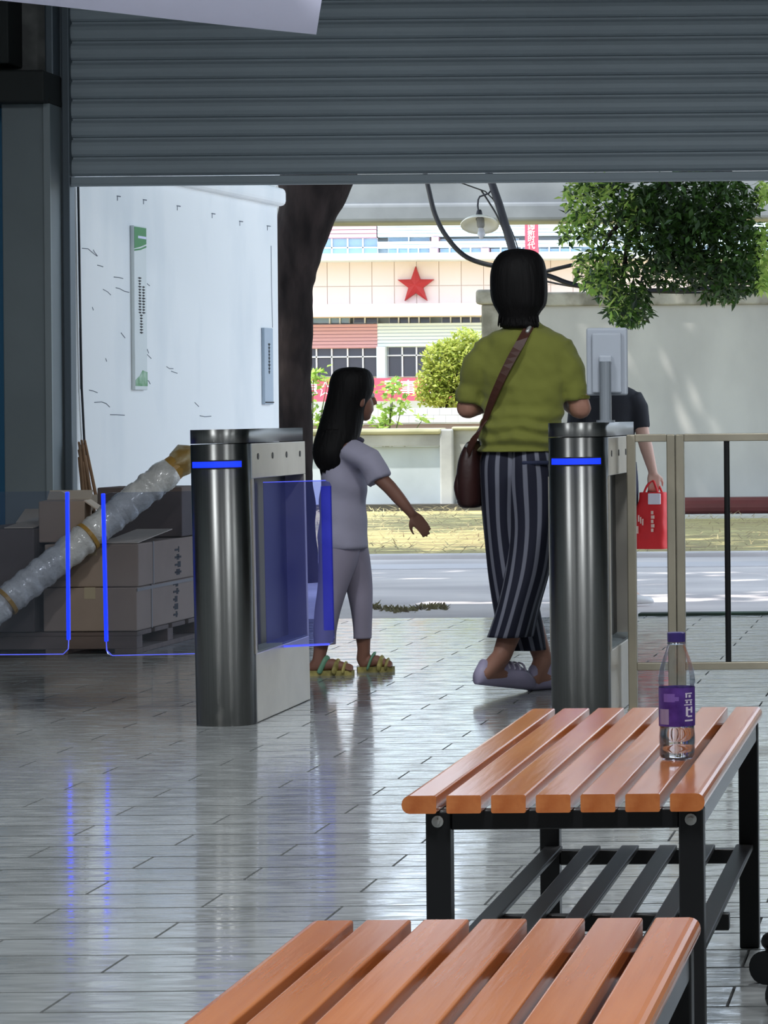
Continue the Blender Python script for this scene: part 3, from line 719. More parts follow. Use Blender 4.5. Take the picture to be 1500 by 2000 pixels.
bulb = bmesh.new(); tube(bulb, [lp(939, 446, -.03), lp(940, 452, -.04), lp(940, 459, -.05), lp(940, 463, -.05)], [.02, .026, .032, .018], 12); obj('bulb', bulb, mat('bulb_glass', (186, 186, 190), .15, spec=.8), t, smooth=True)
def cable(pts, r, Y, label, nm='overhead_cable'):
    o0 = P(pts[0][0], pts[0][1], Y); d = [tuple(P(a, b, Y)-o0) for a, b in pts]
    o = obj(nm, tube(bmesh.new(), densify(d, 5), r, 8), m_cable, None, o0, smooth=True); tag(o, label, 'cable')
cable([(812, 260), (835, 360), (850, 420), (872, 462), (905, 498), (945, 515), (990, 522), (1040, 530), (1078, 541), (1110, 553), (1150, 561), (1230, 567), (1320, 567), (1400, 562), (1520, 563), (1700, 540)], .020, 26.0, 'thick black cable sagging in a curve past the lamp')
cable([(940, 372), (955, 395), (970, 420), (985, 455), (996, 490), (1010, 540)], .007, 25.4, 'thin grey wire hanging beside the leaning lamp pole', 'guy_wire')
cable([(975, 400), (990, 430), (1005, 465), (1016, 500)], .005, 25.3, 'very thin wire just right of the lamp pole', 'guy_wire')
cable([(1030, 540), (1074, 528), (1116, 518)], .016, 26.4, 'short black cable stub sticking out right of the woman\'s head', 'cable_stub')
cable([(1060, 548), (1110, 558), (1180, 566), (1330, 572), (1500, 566), (1600, 556)], .008, 26.6, 'thin black cable running just above the wall coping')

# ================================================================== WHITE BANNER HANGING NEAR THE CEILING
YQ = 8.2
c0 = P(617, 67, YQ); c1 = P(0, 1, YQ); c2 = P(628, -3, YQ)
ux = (c1-c0).normalized(); uz = (c2-c0).normalized()
t = thing('hanging_sheet', 'pale lavender white sheet hanging askew at the upper left', 'banner', c0)
bm = bmesh.new(); n = 16
poly0, poly1 = [], []
for d in (0, .006):
    g = [[bm.verts.new(ux*(1.6*i/n)+uz*(.62*j/4)+Vector((0, d+.012*math.sin(i*.7)*(1-j/4), 0))) for i in range(n+1)] for j in range(5)]
    for j in range(4):
        for i in range(n): bm.faces.new((g[j][i], g[j][i+1], g[j+1][i+1], g[j+1][i]))
    if d == 0: g0 = g
for j in range(4): bm.faces.new((g0[j][0], g0[j+1][0], g[j+1][0], g[j][0]))
for i in range(n): bm.faces.new((g0[0][i], g0[0][i+1], g[0][i+1], g[0][i]))
obj('sheet', bm, m_paper, t, smooth=True)
obj('batten', tube(bmesh.new(), [uz*.62-ux*.02, uz*.62+ux*1.62], .012, 8), m_silver, t)
for s in (.1, 1.5):
    q = uz*.62+ux*s; obj('hanger_wire', tube(bmesh.new(), [q, Vector((q.x, q.y, ZC-c0.z))], .002, 5), m_silver, t)

# ================================================================== TURNSTILES
TW, TL, TR = .2, 1.02, .1          # width, overall length, end radius
def stadium(y0, y1, r, n=20, inset=0.):
    """outline of a round-ended bar along y, centre x = 0"""
    r -= inset; pts = []
    for i in range(n+1):
        a = math.pi+math.pi*i/n; pts.append((math.cos(a)*r, y0+TR+math.sin(a)*r))
    for i in range(n+1):
        a = math.pi*i/n; pts.append((math.cos(a)*r, y1-TR*.35+math.sin(a)*r*.35))
    return pts
def half_front(r, y0, depth, n=22):
    return [(math.cos(math.pi+math.pi*i/n)*r, y0+TR+math.sin(math.pi+math.pi*i/n)*r) for i in range(n+1)]+[(r, y0+TR+depth), (-r, y0+TR+depth)]
def turnstile(px_y, x, h, label, lean=0.):
    t = thing('turnstile', label, 'turnstile', (x, px_y, 0)); t.rotation_euler = (0, lean, 0)
    zl = h-.047; zu = .83; zb_ = .235
    o = obj('front_column', prism(bmesh.new(), half_front(TR, 0, .02), 0, zl-.003, 'z'), m_steel, t)
    for p in o.data.polygons: p.use_smooth = abs(p.normal.z) < .5 and p.normal.y < .3
    o = obj('lid', prism(bmesh.new(), stadium(0, TL, TR), zl, h, 'z'), m_steel2 if False else m_steel, t)
    for p in o.data.polygons: p.use_smooth = abs(p.normal.z) < .5
    obj('upper_housing', B(-TR, TR, TR+.02, TL, zu, zl-.003, .002), m_steel2, t)
    obj('base_box', B(-TR, TR, TR+.02, TL, 0, zb_, .003), m_steel2, t)
    obj('rear_column', B(-TR, TR, TL-.03, TL, zb_, zu, .002), m_steel2, t)
    obj('core_panel', B(-.03, .03, TR+.03, TL-.03, zb_, zu), m_dark, t)
    obj('recess_floor', B(-TR+.004, TR-.004, TR+.03, TL-.03, zb_, zb_+.006), m_greypanel, t)
    for sx in (-1, 1):
        obj('pivot_rod', tube(bmesh.new(), [(sx*.062, TR+.13, zb_+.005), (sx*.062, TR+.13, zu)], .022, 14, 'flat'), m_dark, t, smooth=True)
        obj('side_edge', B(sx*TR-.004, sx*TR+.004, TR+.005, TR+.03, zb_, zu), m_steel2, t)
        for k in range(4):
            q = tube(bmesh.new(), [(sx*(TR-.002), TR+.12+k*.235, zu+.075), (sx*(TR+.002), TR+.12+k*.235, zu+.075)], .011, 12, 'flat'); obj('sensor', q, m_dark, t)
    # light strip bent round the column
    bm = bmesh.new(); a0, a1 = R(270-54), R(270+54); zc_ = zu+.052; n = 18; r0 = TR+.0025
    for i in range(n):
        b0, b1 = a0+(a1-a0)*i/n, a0+(a1-a0)*(i+1)/n
        vs = [bm.verts.new((math.cos(b)*r0, TR+math.sin(b)*r0, z)) for b, z in ((b0, zc_-.010), (b1, zc_-.010), (b1, zc_+.010), (b0, zc_+.010))]; bm.faces.new(vs)
    obj('light_strip', bm, m_led, t)
    bm = bmesh.new(); r1 = TR+.0012; a0, a1 = R(270-57), R(270+57)
    for i in range(n):
        b0, b1 = a0+(a1-a0)*i/n, a0+(a1-a0)*(i+1)/n
        bm.faces.new([bm.verts.new((math.cos(b)*r1, TR+math.sin(b)*r1, z)) for b, z in ((b0, zc_-.015), (b1, zc_-.015), (b1, zc_+.015), (b0, zc_+.015))])
    obj('strip_bezel', bm, m_dark, t)
    return t
TY = 10.85
xa = P(440, 1100, TY+.1).x; xb = P(1133, 1100, TY+.1).x
def flap(t, x0, x1, y0, y1, z0, z1, m, led=True, edge_x=None):
    """an upright clear panel from (x0, y0) to (x1, y1), x1 its free edge; local to the turnstile"""
    d = Vector((x1-x0, y1-y0, 0)); L_ = d.length; ang = math.atan2(d.y, d.x)
    rc = .02; poly = [(0, z0), (L_-rc, z0), (L_-rc*.3, z0+rc*.3), (L_, z0+rc), (L_, z1-rc), (L_-rc*.3, z1-rc*.3), (L_-rc, z1), (0, z1)]
    f = obj('glass_flap', prism(bmesh.new(), poly, -.006, .006, 'y'), m, t, (x0, y0, 0), (0, 0, ang))
    if led:
        obj('led_edge', B(L_-.006, L_+.005, -.008, .008, z0+.05, z1-.002, .002), m_led, f)
        bm = bmesh.new(); tube(bm, [(L_, 0, z0+.05), (L_-.002, 0, z0+.018), (L_-.02, 0, z0), (0, 0, z0)], .0018, 6); obj('lit_rim', bm, m_ledthin, f)
        
    return f
t1 = turnstile(TY, xa, 1.0, 'left stainless turnstile column with blue strip and a flap each side', R(-.75))
fy = .55
xe = P(208, 1100, TY+fy).x-xa; z0 = P(300, 1276, TY+fy).z; z1 = P(300, 958, TY+fy).z
flap(t1, -.045, xe, fy, fy, z0, z1, m_flap)
xe = P(660, 1100, TY+fy+.1).x-xa
f2 = flap(t1, .045, xe-.012, fy, fy+.10, P(600, 1262, TY+fy+.05).z, P(600, 941, TY+fy+.05).z, m_flapblue, led=False)
L_ = math.hypot(xe-.012-.045, .10); za, zb_ = P(600, 1262, TY+fy+.05).z, P(600, 941, TY+fy+.05).z
obj('led_edge', B(L_-.036, L_-.002, -.007, .007, za+.05, zb_-.02, .002), clearmat('blue_edge_glow', (.58, .60, .97), .03, emit=(44, 50, 255), estr=.05), f2)
bm = bmesh.new(); obj('lit_rim', tube(bm, [(L_-.02, 0, za), (0, 0, za)], .004, 6), m_ledthin, f2); obj('lit_rim', tube(bmesh.new(), [(L_-.02, 0, zb_), (0, 0, zb_)], .0015, 6), m_ledthin, f2)
t2 = turnstile(TY, xb, 1.012, 'right stainless turnstile column with blue strip and a display on top', R(-.2))
flap(t2, -.045, -.05, fy-.2, fy+.2, z0, z1, m_flap, led=False)
t3 = turnstile(TY, xa-1.2, 1.0, 'turnstile at the far left edge with a clear flap reaching inward')
xe = P(133, 1100, TY+fy).x-(xa-1.2)
flap(t3, .045, xe, fy, fy, z0, z1, m_flap)
# display terminal on the right turnstile
yd = TY+.14
q0, q1 = P(1141, 640, yd), P(1223, 772, yd); pc = P(1183, 818, yd)
t = thing('display_terminal', 'grey tablet-like display terminal on a pole atop the right turnstile', 'display', (pc.x, yd, 1.012))
bm = bmesh.new(); tube(bm, [(0, 0, 0), (0, 0, P(1183, 706, yd).z-1.012)], .0205, 16, 'flat'); tube(bm, [(0, 0, 0), (0, 0, .008)], .032, 16, 'flat')
obj('pole', bm, mat('pole_steel', (150, 156, 164), .35, metal=.5), t, smooth=False)
_Mr = Matrix.Translation((0, 0, 0)) @ Matrix.Rotation(R(-8), 4, 'Z') @ Matrix.Rotation(R(-4), 4, 'X')
w0, w1, h0, h1 = q0.x-pc.x, q1.x-pc.x, q1.z-1.012, q0.z-1.012
m_disp = mat('terminal_grey', (166, 172, 182), .5)
bm = B(w0, w1, .03, .052, h0, h1, .008, 3); sc = obj('screen_case', bm, m_disp, t, rot=(0, 0, R(-3)))
obj('back_cover', B(w0+.022, w1-.018, .014, .031, h0+.008, h1-.018, .006, 3), m_disp, t, rot=(0, 0, R(-3)))
obj('screen', B(w0+.006, w1-.006, .052, .054, h0+.008, h1-.008), m_dark, t, rot=(0, 0, R(-3)))
obj('pole_bracket', B(-.022, .022, .0, .02, P(1183, 712, yd).z-1.012, P(1183, 694, yd).z-1.012, .006), m_disp, t)

# ================================================================== RAILING
YR = 11.35
def rail_seg(label, xs, xe_, posts, bars, rail_from):
    t = thing('railing', label, 'railing', (xs, YR, 0))
    zt_, zt2 = P(1370, 847, YR).z, P(1370, 862, YR).z; zb1, zb2 = P(1370, 1293, YR).z, P(1370, 1308, YR).z
    obj('top_rail', B(rail_from-xs, xe_-xs, -.017, .017, zt2, zt_, .003), m_rail, t); obj('bottom_rail', B(rail_from-xs, xe_-xs, -.017, .017, zb2, zb1, .003), m_rail, t)
    for a, b, zt0 in posts: obj('post', B(a-xs, b-xs, -.018, .018, 0, zt_-.001, .004), m_rail, t); obj('foot_plate', B(a-xs, b-xs, -.05, .05, 0, .006), m_rail, t)
    for c_ in bars: obj('bar', tube(bmesh.new(), [(c_-xs, 0, zb1-.004), (c_-xs, 0, zt2+.004)], .0105, 10, 'flat'), m_black, t, smooth=False)
    return t
pxx = lambda p: P(p, 1080, YR).x
rail_seg('short stainless railing piece between right turnstile and double post', pxx(1226), pxx(1304), [(pxx(1226), pxx(1243), 0), (pxx(1304), pxx(1320.5), 0)], [], pxx(1243))
rail_seg('longer stainless railing with dark upright bars right of the double post', pxx(1321.5), .62, [(pxx(1321.5), pxx(1338), 0), (.6, .632, 0)], [pxx(1421)+k*.187 for k in range(8)], pxx(1338))

# ================================================================== CARTONS, PALLET AND THE WRAPPED ROLL
YC = 14.27
X = lambda px, Y=YC: P(px, 1100, Y).x
t = thing('pallet', 'worn wooden pallet under the stacked cartons', 'pallet', (X(266), YC, 0), R(-1.5))
xl = X(-95)-X(266)
for k in range(4): obj('deck_board', B(xl, 0, 0.01+k*.285, .235+k*.285, .078, .098, .003), m_pallet, t)
for k in range(3): obj('runner', B(xl, 0, k*.505, .09+k*.505, .022, .078, .003), m_pallet, t)
for k in range(3): obj('base_board', B(xl*(k/2)-.0+(-.1 if k == 0 else 0)*0, xl*(k/2)+(.1 if k == 2 else -.1 if k == 0 else .1), 0, 1.10, 0, .022, .003), m_pallet, t)
def carton(label, loc, rz, w, d, h, m, flaps=None, tape=True, text=None, group=None, sag=.008):
    t = thing('carton', label, 'box', loc, rz, group)
    bm = B(0, w, 0, d, 0, h, .006, 2)
    obj('body', bm, m, t)
    if tape: obj('tape', B(w*.5-.025, w*.5+.025, -.0015, d+.0015, h-.05, h+.0015), mat('carton_tape', (176, 160, 132), .35), t)
    if flaps:
        for nm_ in flaps:
            if nm_ == 'right': obj('flap', B(0, .17, .01, d-.01, -.002, .003), m_cardlight, t, (w-.005, 0, h), (0, R(35), 0))
            if nm_ == 'left': obj('flap', B(-.17, 0, .01, d-.01, -.002, .003), m_cardlight, t, (.005, 0, h), (0, R(-28), 0))
            if nm_ == 'top': obj('flap', B(w*.60, w-.004, .004, d*.55, 0, .004), m_cardlight, t, (0, 0, h+.002), (R(4), 0, 0))
            if nm_ == 'back': obj('flap', B(.004, w-.004, 0, d*.4, 0, .004), m_cardlight, t, (0, d-.004, h), (R(22), 0, 0))
    return t
h1_, h2_ = P(200, 1147, YC).z-.1, P(200, 1062, YC).z-P(200, 1147, YC).z
cA = carton('lower tan carton with a strap, resting on the pallet right side', (X(78)+.01, YC+.01, .1), R(-1.5), X(262)-X(78), 1.06, h1_-.002, m_card)
cB = carton('upper tan carton of the strapped pair, marked on its side', (X(79)+.012, YC+.02, .1+h1_), R(-1.5), X(264)-X(79), 1.05, h2_-.002, m_card, flaps=('top',))
wA = X(262)-X(78); wB = X(264)-X(79)
for c_, w_, hh in ((cA, wA, h1_), (cB, wB, h2_)):
    bm = bmesh.new()
    for k in range(4 if c_ is cB else 5):
        y0_ = .52+k*.0; z_ = hh*(.15+.18*k); box(bm, w_, w_+.0015, .60, .60+rng.uniform(.05, .11), z_, z_+hh*.05); box(bm, w_, w_+.0015, .62+rng.uniform(0, .04), .66+rng.uniform(0, .04), z_-hh*.04, z_+hh*.1)
    obj('printed_mark', bm, m_ink, c_)
    obj('strap', B(-.002, w_+.003, .23, .245, -.001 if False else hh*.0, hh), mat('grey_strap', (130, 124, 120), .4), c_)
obj('side_strap', B(wA+.001, wA+.004, .0, 1.06, h1_-.02, h1_-.006), mat('grey_strap', (130, 124, 120), .4), cA)
hB = P(40, 1033, YC).z-.1
carton('dark grey-brown carton at the left end of the pallet', (X(-80), YC+.01, .1), R(-1), X(66)-X(-80), .8, hB, m_carddark, flaps=('top', 'back'), tape=False)
zT = .1+h1_+h2_
q = P(77, 1050, YC+.2)
carton('small open carton tipped on top of the left of the stack', (q.x+.034, YC+.07, zT+.004), R(8), .20, .25, P(100, 975, YC+.2).z-zT-.01, m_card, flaps=('right', 'back'), tape=False)
YD2 = 14.98
carton('large dark carton standing at the back of the stack', (P(190, 1000, YD2).x, YD2, zT+.002), R(-1), P(356, 1000, YD2).x-P(190, 1000, YD2).x, .36, P(270, 951, YD2).z-zT-.004, m_carddark, tape=False)
# the roll in stretch film: from the floor side at left up over the stack
def rp_(px, py, Y): return P(px, py, Y)
e0, e1 = P(-60, 1232, 13.94), P(322, 928, 14.42)
t = thing('wrapped_roll', 'long roll wrapped in shiny plastic film leaning across the cartons', 'roll', e0)
ax = e1-e0; n = 150; bm = bmesh.new(); pts, rad = [], []
for i in range(n+1):
    s = i/n; pts.append(ax*s); 
    r_ = .067+.003*math.sin(i*.6)+.0022*rng.uniform(-1, 1)
    for c_ in (.175, .60): r_ -= .012*math.exp(-((s-c_)/.012)**2)
    rad.append(r_)
tube(bm, pts, rad, 24)
bm.verts.ensure_lookup_table()
for v_ in bm.verts: v_.co += Vector((1, .4, 1)).normalized()*.006*noise.noise(v_.co*22)+Vector((0, -1, 0))*.005*noise.noise(v_.co*13)
obj('film_wrap', bm, m_film, t, smooth=True)
d = ax.normalized()
for c_ in (.185, .60):
    obj('tape_band', tube(bmesh.new(), [ax*(c_-.008), ax*(c_+.008)], [.069, .067], 22, 'flat'), m_tape, t, smooth=False)
bm = bmesh.new(); tube(bm, [ax*.985, ax*1.0+d*.03, ax+d*.07], [.062, .058, .055], 20, 'flat'); obj('tape_band', bm, m_tape, t)
bm = bmesh.new(); tube(bm, [ax+d*.05, ax+d*.085, ax+d*.125, ax+d*.15+Vector((.012, 0, -.004))], [.05, .062, .066, .045], 18)
for v_ in bm.verts: v_.co += Vector((noise.noise(v_.co*25), noise.noise(v_.co*25+Vector((5, 0, 0))), noise.noise(v_.co*25+Vector((0, 7, 0)))))*.018
obj('gathered_end', bm, mat('film_end', (206, 196, 164), .35, c2=(160, 128, 70), vscale=14, bump=.7, bscale=25), t, smooth=True)
# bundle of sticks behind
c0 = P(182, 985, 15.25)
t = thing('broom_bundle', 'bundle of rough brown sticks leaning behind the cartons', 'broom', (c0.x+.02, 15.42, 0), 0)
for k in range(14):
    x_, y_ = rng.uniform(-.05, .06), rng.uniform(-.05, .03)
    top = P(rng.uniform(150, 172), rng.uniform(858, 905), 15.42); 
    bot = Vector((x_, y_, 0)); tp_ = Vector((top.x-(c0.x+.02), y_*.6, top.z))
    obj('stick', tube(bmesh.new(), [bot, bot.lerp(tp_, .5)+Vector((rng.gauss(0, .008), 0, 0)), tp_], [.012, .011, .006], 6), mat('stick_brown', (142, 112, 86), .85, var=.2, vscale=14), t)
obj('binding', tube(bmesh.new(), [(-.02, -.01, .52), (-.025, -.01, .56)], .06, 12, 'flat'), m_tape, t)
# loose straps on the floor by the pallet
q = ground(372, 1245)
tag(obj('loose_strap', tube(bmesh.new(), densify([(0, 0, .006), (.06, .12, .012), (.02, .3, .02), (.12, .42, .008), (.2, .5, .006)], 4), .006, 6), mat('pale_strap', (170, 168, 164), .5), None, (q.x-.14, q.y-.35, 0)), 'loose pale packing strap on the floor beside the pallet', 'strap')

# ================================================================== BENCHES
BZ = .462
def bench(x0, y0, W_, L_, label):
    t = thing('bench', label, 'bench', (x0, y0, 0))
    n, sw, th = 7, .0525, .0275; pit = (W_-sw)/(n-1)
    for k in range(n):
        bm = bmesh.new(); r_ = .011
        a, b = (0, sw)
        def outline(rl, rr):
            pts = []
            for cx, cz, r0, s in ((a+rl, -rl, rl, 90), (a+rl, -th+rl, rl, 180), (b-rr, -th+rr, rr, 270), (b-rr, -rr, rr, 0)):
                for i in range(5): g = R(s+90*i/4); pts.append((cx+math.cos(g)*r0, BZ+cz+math.sin(g)*r0))
            return pts
        prism(bm, outline(.0125 if k == 0 else .003, .0125 if k == n-1 else .003), 0, L_, 'y')
        o = obj('slat', bm, m_wood, t, (k*pit, 0, 0))
    zt_ = BZ-th
    lw = .038
    lx = (.030, W_-.005-lw); ly = (.035, L_-.035-lw)
    for i, x in enumerate(lx):
        for y in ly:
            obj('leg', B(x, x+lw, y, y+lw, 0, zt_, .003), m_black, t)
            if y == ly[0]:
                bm = tube(bmesh.new(), [(x+lw/2, y-.001, zt_-.016), (x+lw/2, y-.004, zt_-.016)], .009, 16, 'flat'); bo = obj('bolt', bm, m_silver, t)
                obj('bolt_head', tube(bmesh.new(), [(x+lw/2, y-.004, zt_-.016), (x+lw/2, y-.009, zt_-.016)], .0045, 6, 'flat'), m_silver, bo)
    for y in ly: obj('end_rail', B(lx[0]+lw, lx[1], y+.006, y+lw-.006, zt_-.030, zt_, .002), m_black, t)
    for x in lx: obj('side_rail', B(x+.004, x+lw-.002, ly[0]+lw, ly[1], zt_-.032, zt_, .002), mat('rail_gloss', (40, 41, 44), .25), t)
    zs_ = .192
    for y in (ly[0], ly[0]+.52, ly[1]): obj('shelf_rail', B(lx[0]+lw if y != ly[0]+.52 else lx[0], lx[1] if y != ly[0]+.52 else lx[1]+lw, y+.006, y+lw-.006, zs_-.028, zs_, .002), m_black, t)
    m_shelf = mat('shelf_black', (30, 30, 32), .4)
    for k in range(6): x = lx[0]+.012+k*(lx[1]-lx[0]-.016)/5; obj('shelf_slat', B(x-.002, x+.032, ly[0]+lw, ly[1]+.004, zs_, zs_+.010, .002), m_shelf, t)
    return t
bench(-.847, 4.885, .459, 1.44, 'slatted wooden bench with a water bottle standing on it')
bench(-.747, 2.24, .449, 1.44, 'nearest slatted wooden bench cut off by the bottom edge')

# ================================================================== WATER BOTTLE
YBt = 5.37
q = P(1323, 1484, YBt)
t = thing('water_bottle', 'clear plastic water bottle with purple label and cap on the bench', 'bottle', (q.x, YBt, BZ+.0006))
k_ = YBt/FPX
outp = [(20, 1), (27, 0), (32, 3), (34, 8), (34.5, 20), (33.5, 26), (34.5, 30), (35, 45), (34, 58), (34, 64), (35, 67), (35, 140), (34.5, 146), (35.5, 150), (35, 162), (33, 175), (30, 187), (26, 199), (22, 210), (19, 219), (17, 224), (17, 231)]
def lathe(bm, prof, n=32, caps=True):
    rings = [[bm.verts.new((math.cos(2*math.pi*i/n)*r_, math.sin(2*math.pi*i/n)*r_, z)) for i in range(n)] for r_, z in prof]
    for r0, r1_ in zip(rings, rings[1:]):
        for i in range(n): bm.faces.new((r0[i], r0[(i+1) % n], r1_[(i+1) % n], r1_[i]))
    if caps: bm.faces.new(rings[0][::-1]); bm.faces.new(rings[-1])
    return bm
bm = lathe(bmesh.new(), [(r_*k_, z*k_) for r_, z in outp])
for v_ in bm.verts:
    a = math.atan2(v_.co.y, v_.co.x); z = v_.co.z/k_
    if 148 < z < 215 or 5 < z < 62: v_.co.xy *= 1+.018*math.sin(6*a+z*.05)
obj('body', bm, m_bottle, t, smooth=True)
bm = lathe(bmesh.new(), [(r_*k_*.965, z*k_+.0012) for r_, z in outp if z <= 67]+[(34*k_*.97, 118*k_)])
obj('water', bm, m_water, t, smooth=True)
obj('cap', lathe(bmesh.new(), [(17.2*k_, 229*k_), (17.6*k_, 230*k_), (17.6*k_, 246*k_), (16.5*k_, 247.5*k_)]), mat('purple_cap', (52, 40, 104), .4), t, smooth=False)
obj('neck_ring', lathe(bmesh.new(), [(17*k_, 224*k_), (18.4*k_, 225*k_), (18.4*k_, 227*k_), (17*k_, 228*k_)]), m_bottle, t)
lb = obj('label', lathe(bmesh.new(), [(35.6*k_, 66*k_), (35.6*k_, 141*k_)], 40, False), mat('purple_label', (86, 56, 138), .3, c2=(58, 30, 100), vscale=30), t, smooth=True)
bm = bmesh.new()
def on_label(x_px, z0_, z1_, w_px, bm):
    rr = 35.9*k_
    for i in range(3):
        xs = [x_px-w_px/2+w_px*i/3, x_px-w_px/2+w_px*(i+1)/3]
        vs = []
        for x_, z_ in ((xs[0], z0_), (xs[1], z0_), (xs[1], z1_), (xs[0], z1_)):
            a = math.asin(max(-.99, min(.99, x_/35.9))); vs.append(bm.verts.new((math.sin(a)*rr, -math.cos(a)*rr, z_*k_)))
        bm.faces.new(vs)
for x_, z0_, z1_, w_ in ((25, 129, 131, 12), (21, 122, 130, 3), (27, 122, 127, 4), (25, 116, 118, 13), (22, 111, 115, 4), (29, 110, 115, 3), (24, 107, 109, 14), (22, 86, 104, 4), (27, 84, 87, 8), (30, 92, 104, 3), (26, 97, 100, 7), (25, 76, 79, 14)): on_label(x_, z0_, z1_, w_, bm)
obj('label_print', bm, mat('label_white', (206, 200, 214), .5), lb)
bm = bmesh.new(); on_label(-22, 70, 100, 18, bm); obj('label_table', bm, mat('label_mauve', (140, 124, 156), .5), lb)
bm = bmesh.new(); on_label(-12, 114, 130, 22, bm); on_label(2, 116, 124, 10, bm); obj('label_picture', bm, mat('label_lilac', (112, 84, 160), .5), lb)

# ================================================================== OFFICE CHAIR (its base reaches into the lower right corner)
cq = Vector((-.118, 5.76, 0))
t = thing('office_chair', 'black swivel chair whose castor base shows at the lower right', 'chair', cq)
for k, ang in enumerate((153, 81, 9, 297, 225)):
    a = R(ang); d = Vector((math.cos(a), math.sin(a), 0)); ln = .26
    obj('base_arm', tube(bmesh.new(), [d*.02+Vector((0, 0, .105)), d*ln*.6+Vector((0, 0, .09)), d*ln+Vector((0, 0, .075))], [.024, .021, .017], 10), m_black, t, smooth=True)
    w_ = d*ln; s = Vector((-d.y, d.x, 0))
    for sg in (-1, 1): obj('castor_wheel', tube(bmesh.new(), [w_+s*.010*sg+Vector((0, 0, .030)), w_+s*.026*sg+Vector((0, 0, .030))], .030, 18, 'flat'), m_black, t)
    obj('castor_fork', tube(bmesh.new(), [w_+Vector((0, 0, .03)), w_+Vector((0, 0, .075))], .009, 8), m_black, t)
obj('gas_lift', tube(bmesh.new(), [(0, 0, .08), (0, 0, .26), (0, 0, .42)], [.03, .025, .02], 14, 'flat'), m_black, t, smooth=True)
obj('seat', B(.02-.22, .02+.22, -.22, .22, .42, .49, .03, 3), m_black, t)
obj('backrest', B(.20, .25, -.2, .2, .58, 1.0, .02, 3), m_black, t)
obj('back_support', tube(bmesh.new(), [(.1, 0, .43), (.25, 0, .45), (.262, 0, .75)], .018, 8), m_black, t)

# ================================================================== PEOPLE
def head(bm, c, f, s=1.0):
    """skull, jaw, nose, ears at c, looking along f (unit, horizontal); s = scale, 1 = adult"""
    c = Vector(c); f = Vector(f).normalized(); l = Vector((-f.y, f.x, 0)); Mx = Matrix((l, f, Vector((0, 0, 1)))).transposed().to_4x4()
    def at(a, b, z): return c+l*a*s+f*b*s+Vector((0, 0, z*s))
    ell(bm, at(0, -.01, .02), (.074*s, .093*s, .092*s), M=Mx); ell(bm, at(0, .03, -.045), (.056*s, .062*s, .066*s), M=Mx); ell(bm, at(0, .055, -.09), (.028*s, .026*s, .022*s), M=Mx)
    tube(bm, [at(0, .082, .012), at(0, .100, -.018), at(0, .102, -.030)], [.008*s, .011*s, .013*s], 8)
    tube(bm, [at(-.018, .083, -.062), at(0, .090, -.062), at(.018, .083, -.062)], .007*s, 8)
    for sg in (-1, 1):
        ell(bm, at(sg*.074, 0, -.02), (.010*s, .020*s, .032*s), 12, 8, Mx); ell(bm, at(sg*.035, .070, .026), (.020*s, .012*s, .007*s), 12, 8, Mx)
    return [at(sg*.032, .074, .004) for sg in (-1, 1)]
def eyes(pts, r_, parent):
    for p in pts:
        e_ = obj('eye', ell(bmesh.new(), (0, 0, 0), (r_, r_, r_), 12, 8), mat('eye_white', (226, 222, 216), .3), parent, p, smooth=True)
def hand(bm, w, d, n, s=1.0, curl=.5, thumb=1):
    """palm and five bent fingers from wrist w along d, palm facing n"""
    d, n = Vector(d).normalized(), Vector(n); n = (n-d*n.dot(d)).normalized(); a = d.cross(n)*thumb; w = Vector(w)
    pc = w+d*.045*s
    for k in range(4):
        x = (-.030+.020*k)*s; tube(bm, [w+a*x*.6+d*.005, pc+a*x, w+d*.085*s+a*x*1.05], [.013*s, .013*s, .0105*s], 8)
    for k, ln in enumerate((.060, .075, .080, .070)):
        x = (-.032+.0215*k)*s; p0 = w+d*.085*s+a*x; pts = [p0]; ang = 0
        for j, fr_ in enumerate((.45, .32, .25)):
            ang += curl*(.8 if j else .5); pts.append(pts[-1]+(d*math.cos(ang)+n*math.sin(ang))*ln*fr_*s)
        tube(bm, pts, [.0092*s, .0088*s, .008*s, .0068*s], 8)
    p0 = w+d*.028*s+a*.030*s; p1 = p0+(d*.6+a*.75+n*.25)*.034*s; p2 = p1+(d*.85+a*.25+n*.45)*.032*s; p3 = p2+(d*.9+n*.5)*.022*s
    tube(bm, [p0, p1, p2, p3], [.0135*s, .0115*s, .010*s, .008*s], 8)
def person(label, base, rz=0): return thing('person', label, 'person', base, rz)

# ---- the woman in olive
wb = Vector((P(1010, 1350, 12.12).x, 12.12, 0)); KW = FPX/12.12
def wz(py): return CAM_H+(813.4-py)/KW
def wx(px): return (px-1010)/KW
t = person('person in olive top and striped wide trousers walking away', wb); woman = t
bm = bmesh.new()
ey = head(bm, (.022, .012, 1.545), (.12, 1, 0), 1.0)
tube(bm, [(.03, -.005, 1.34), (.025, .0, 1.40), (.022, .005, 1.48)], [.062, .052, .054], 14)
loft(bm, densify([(.005, 0, .80, .12, .10), (.005, 0, .90, .125, .095), (.02, 0, 1.02, .12, .085), (.037, 0, 1.2, .15, .095), (.037, 0, 1.30, .15, .08), (.03, 0, 1.36, .06, .055)], 3), 20)
for sh_, el, wr, sg in (((-.118, 0, 1.27), (-.178, .01, 1.07), (-.075, .23, 1.12), -1), ((.185, 0, 1.28), (.245, .01, 1.065), (.14, .24, 1.12), 1)):
    tube(bm, [sh_, Vector(sh_).lerp(Vector(el), .5), el], [.044, .043, .041], 12); tube(bm, [el, Vector(el).lerp(Vector(wr), .4), wr], [.043, .042, .026], 12)
    hand(bm, wr, Vector(wr)-Vector(el), (0, 0, -1) if False else (-sg, 0, -.3), .9, .6, sg)
kneeL, kneeR, anL, anR = (-.03, .05, .48), (.06, .0, .46), (.085, .11, .115), (-.045, -.085, .14)
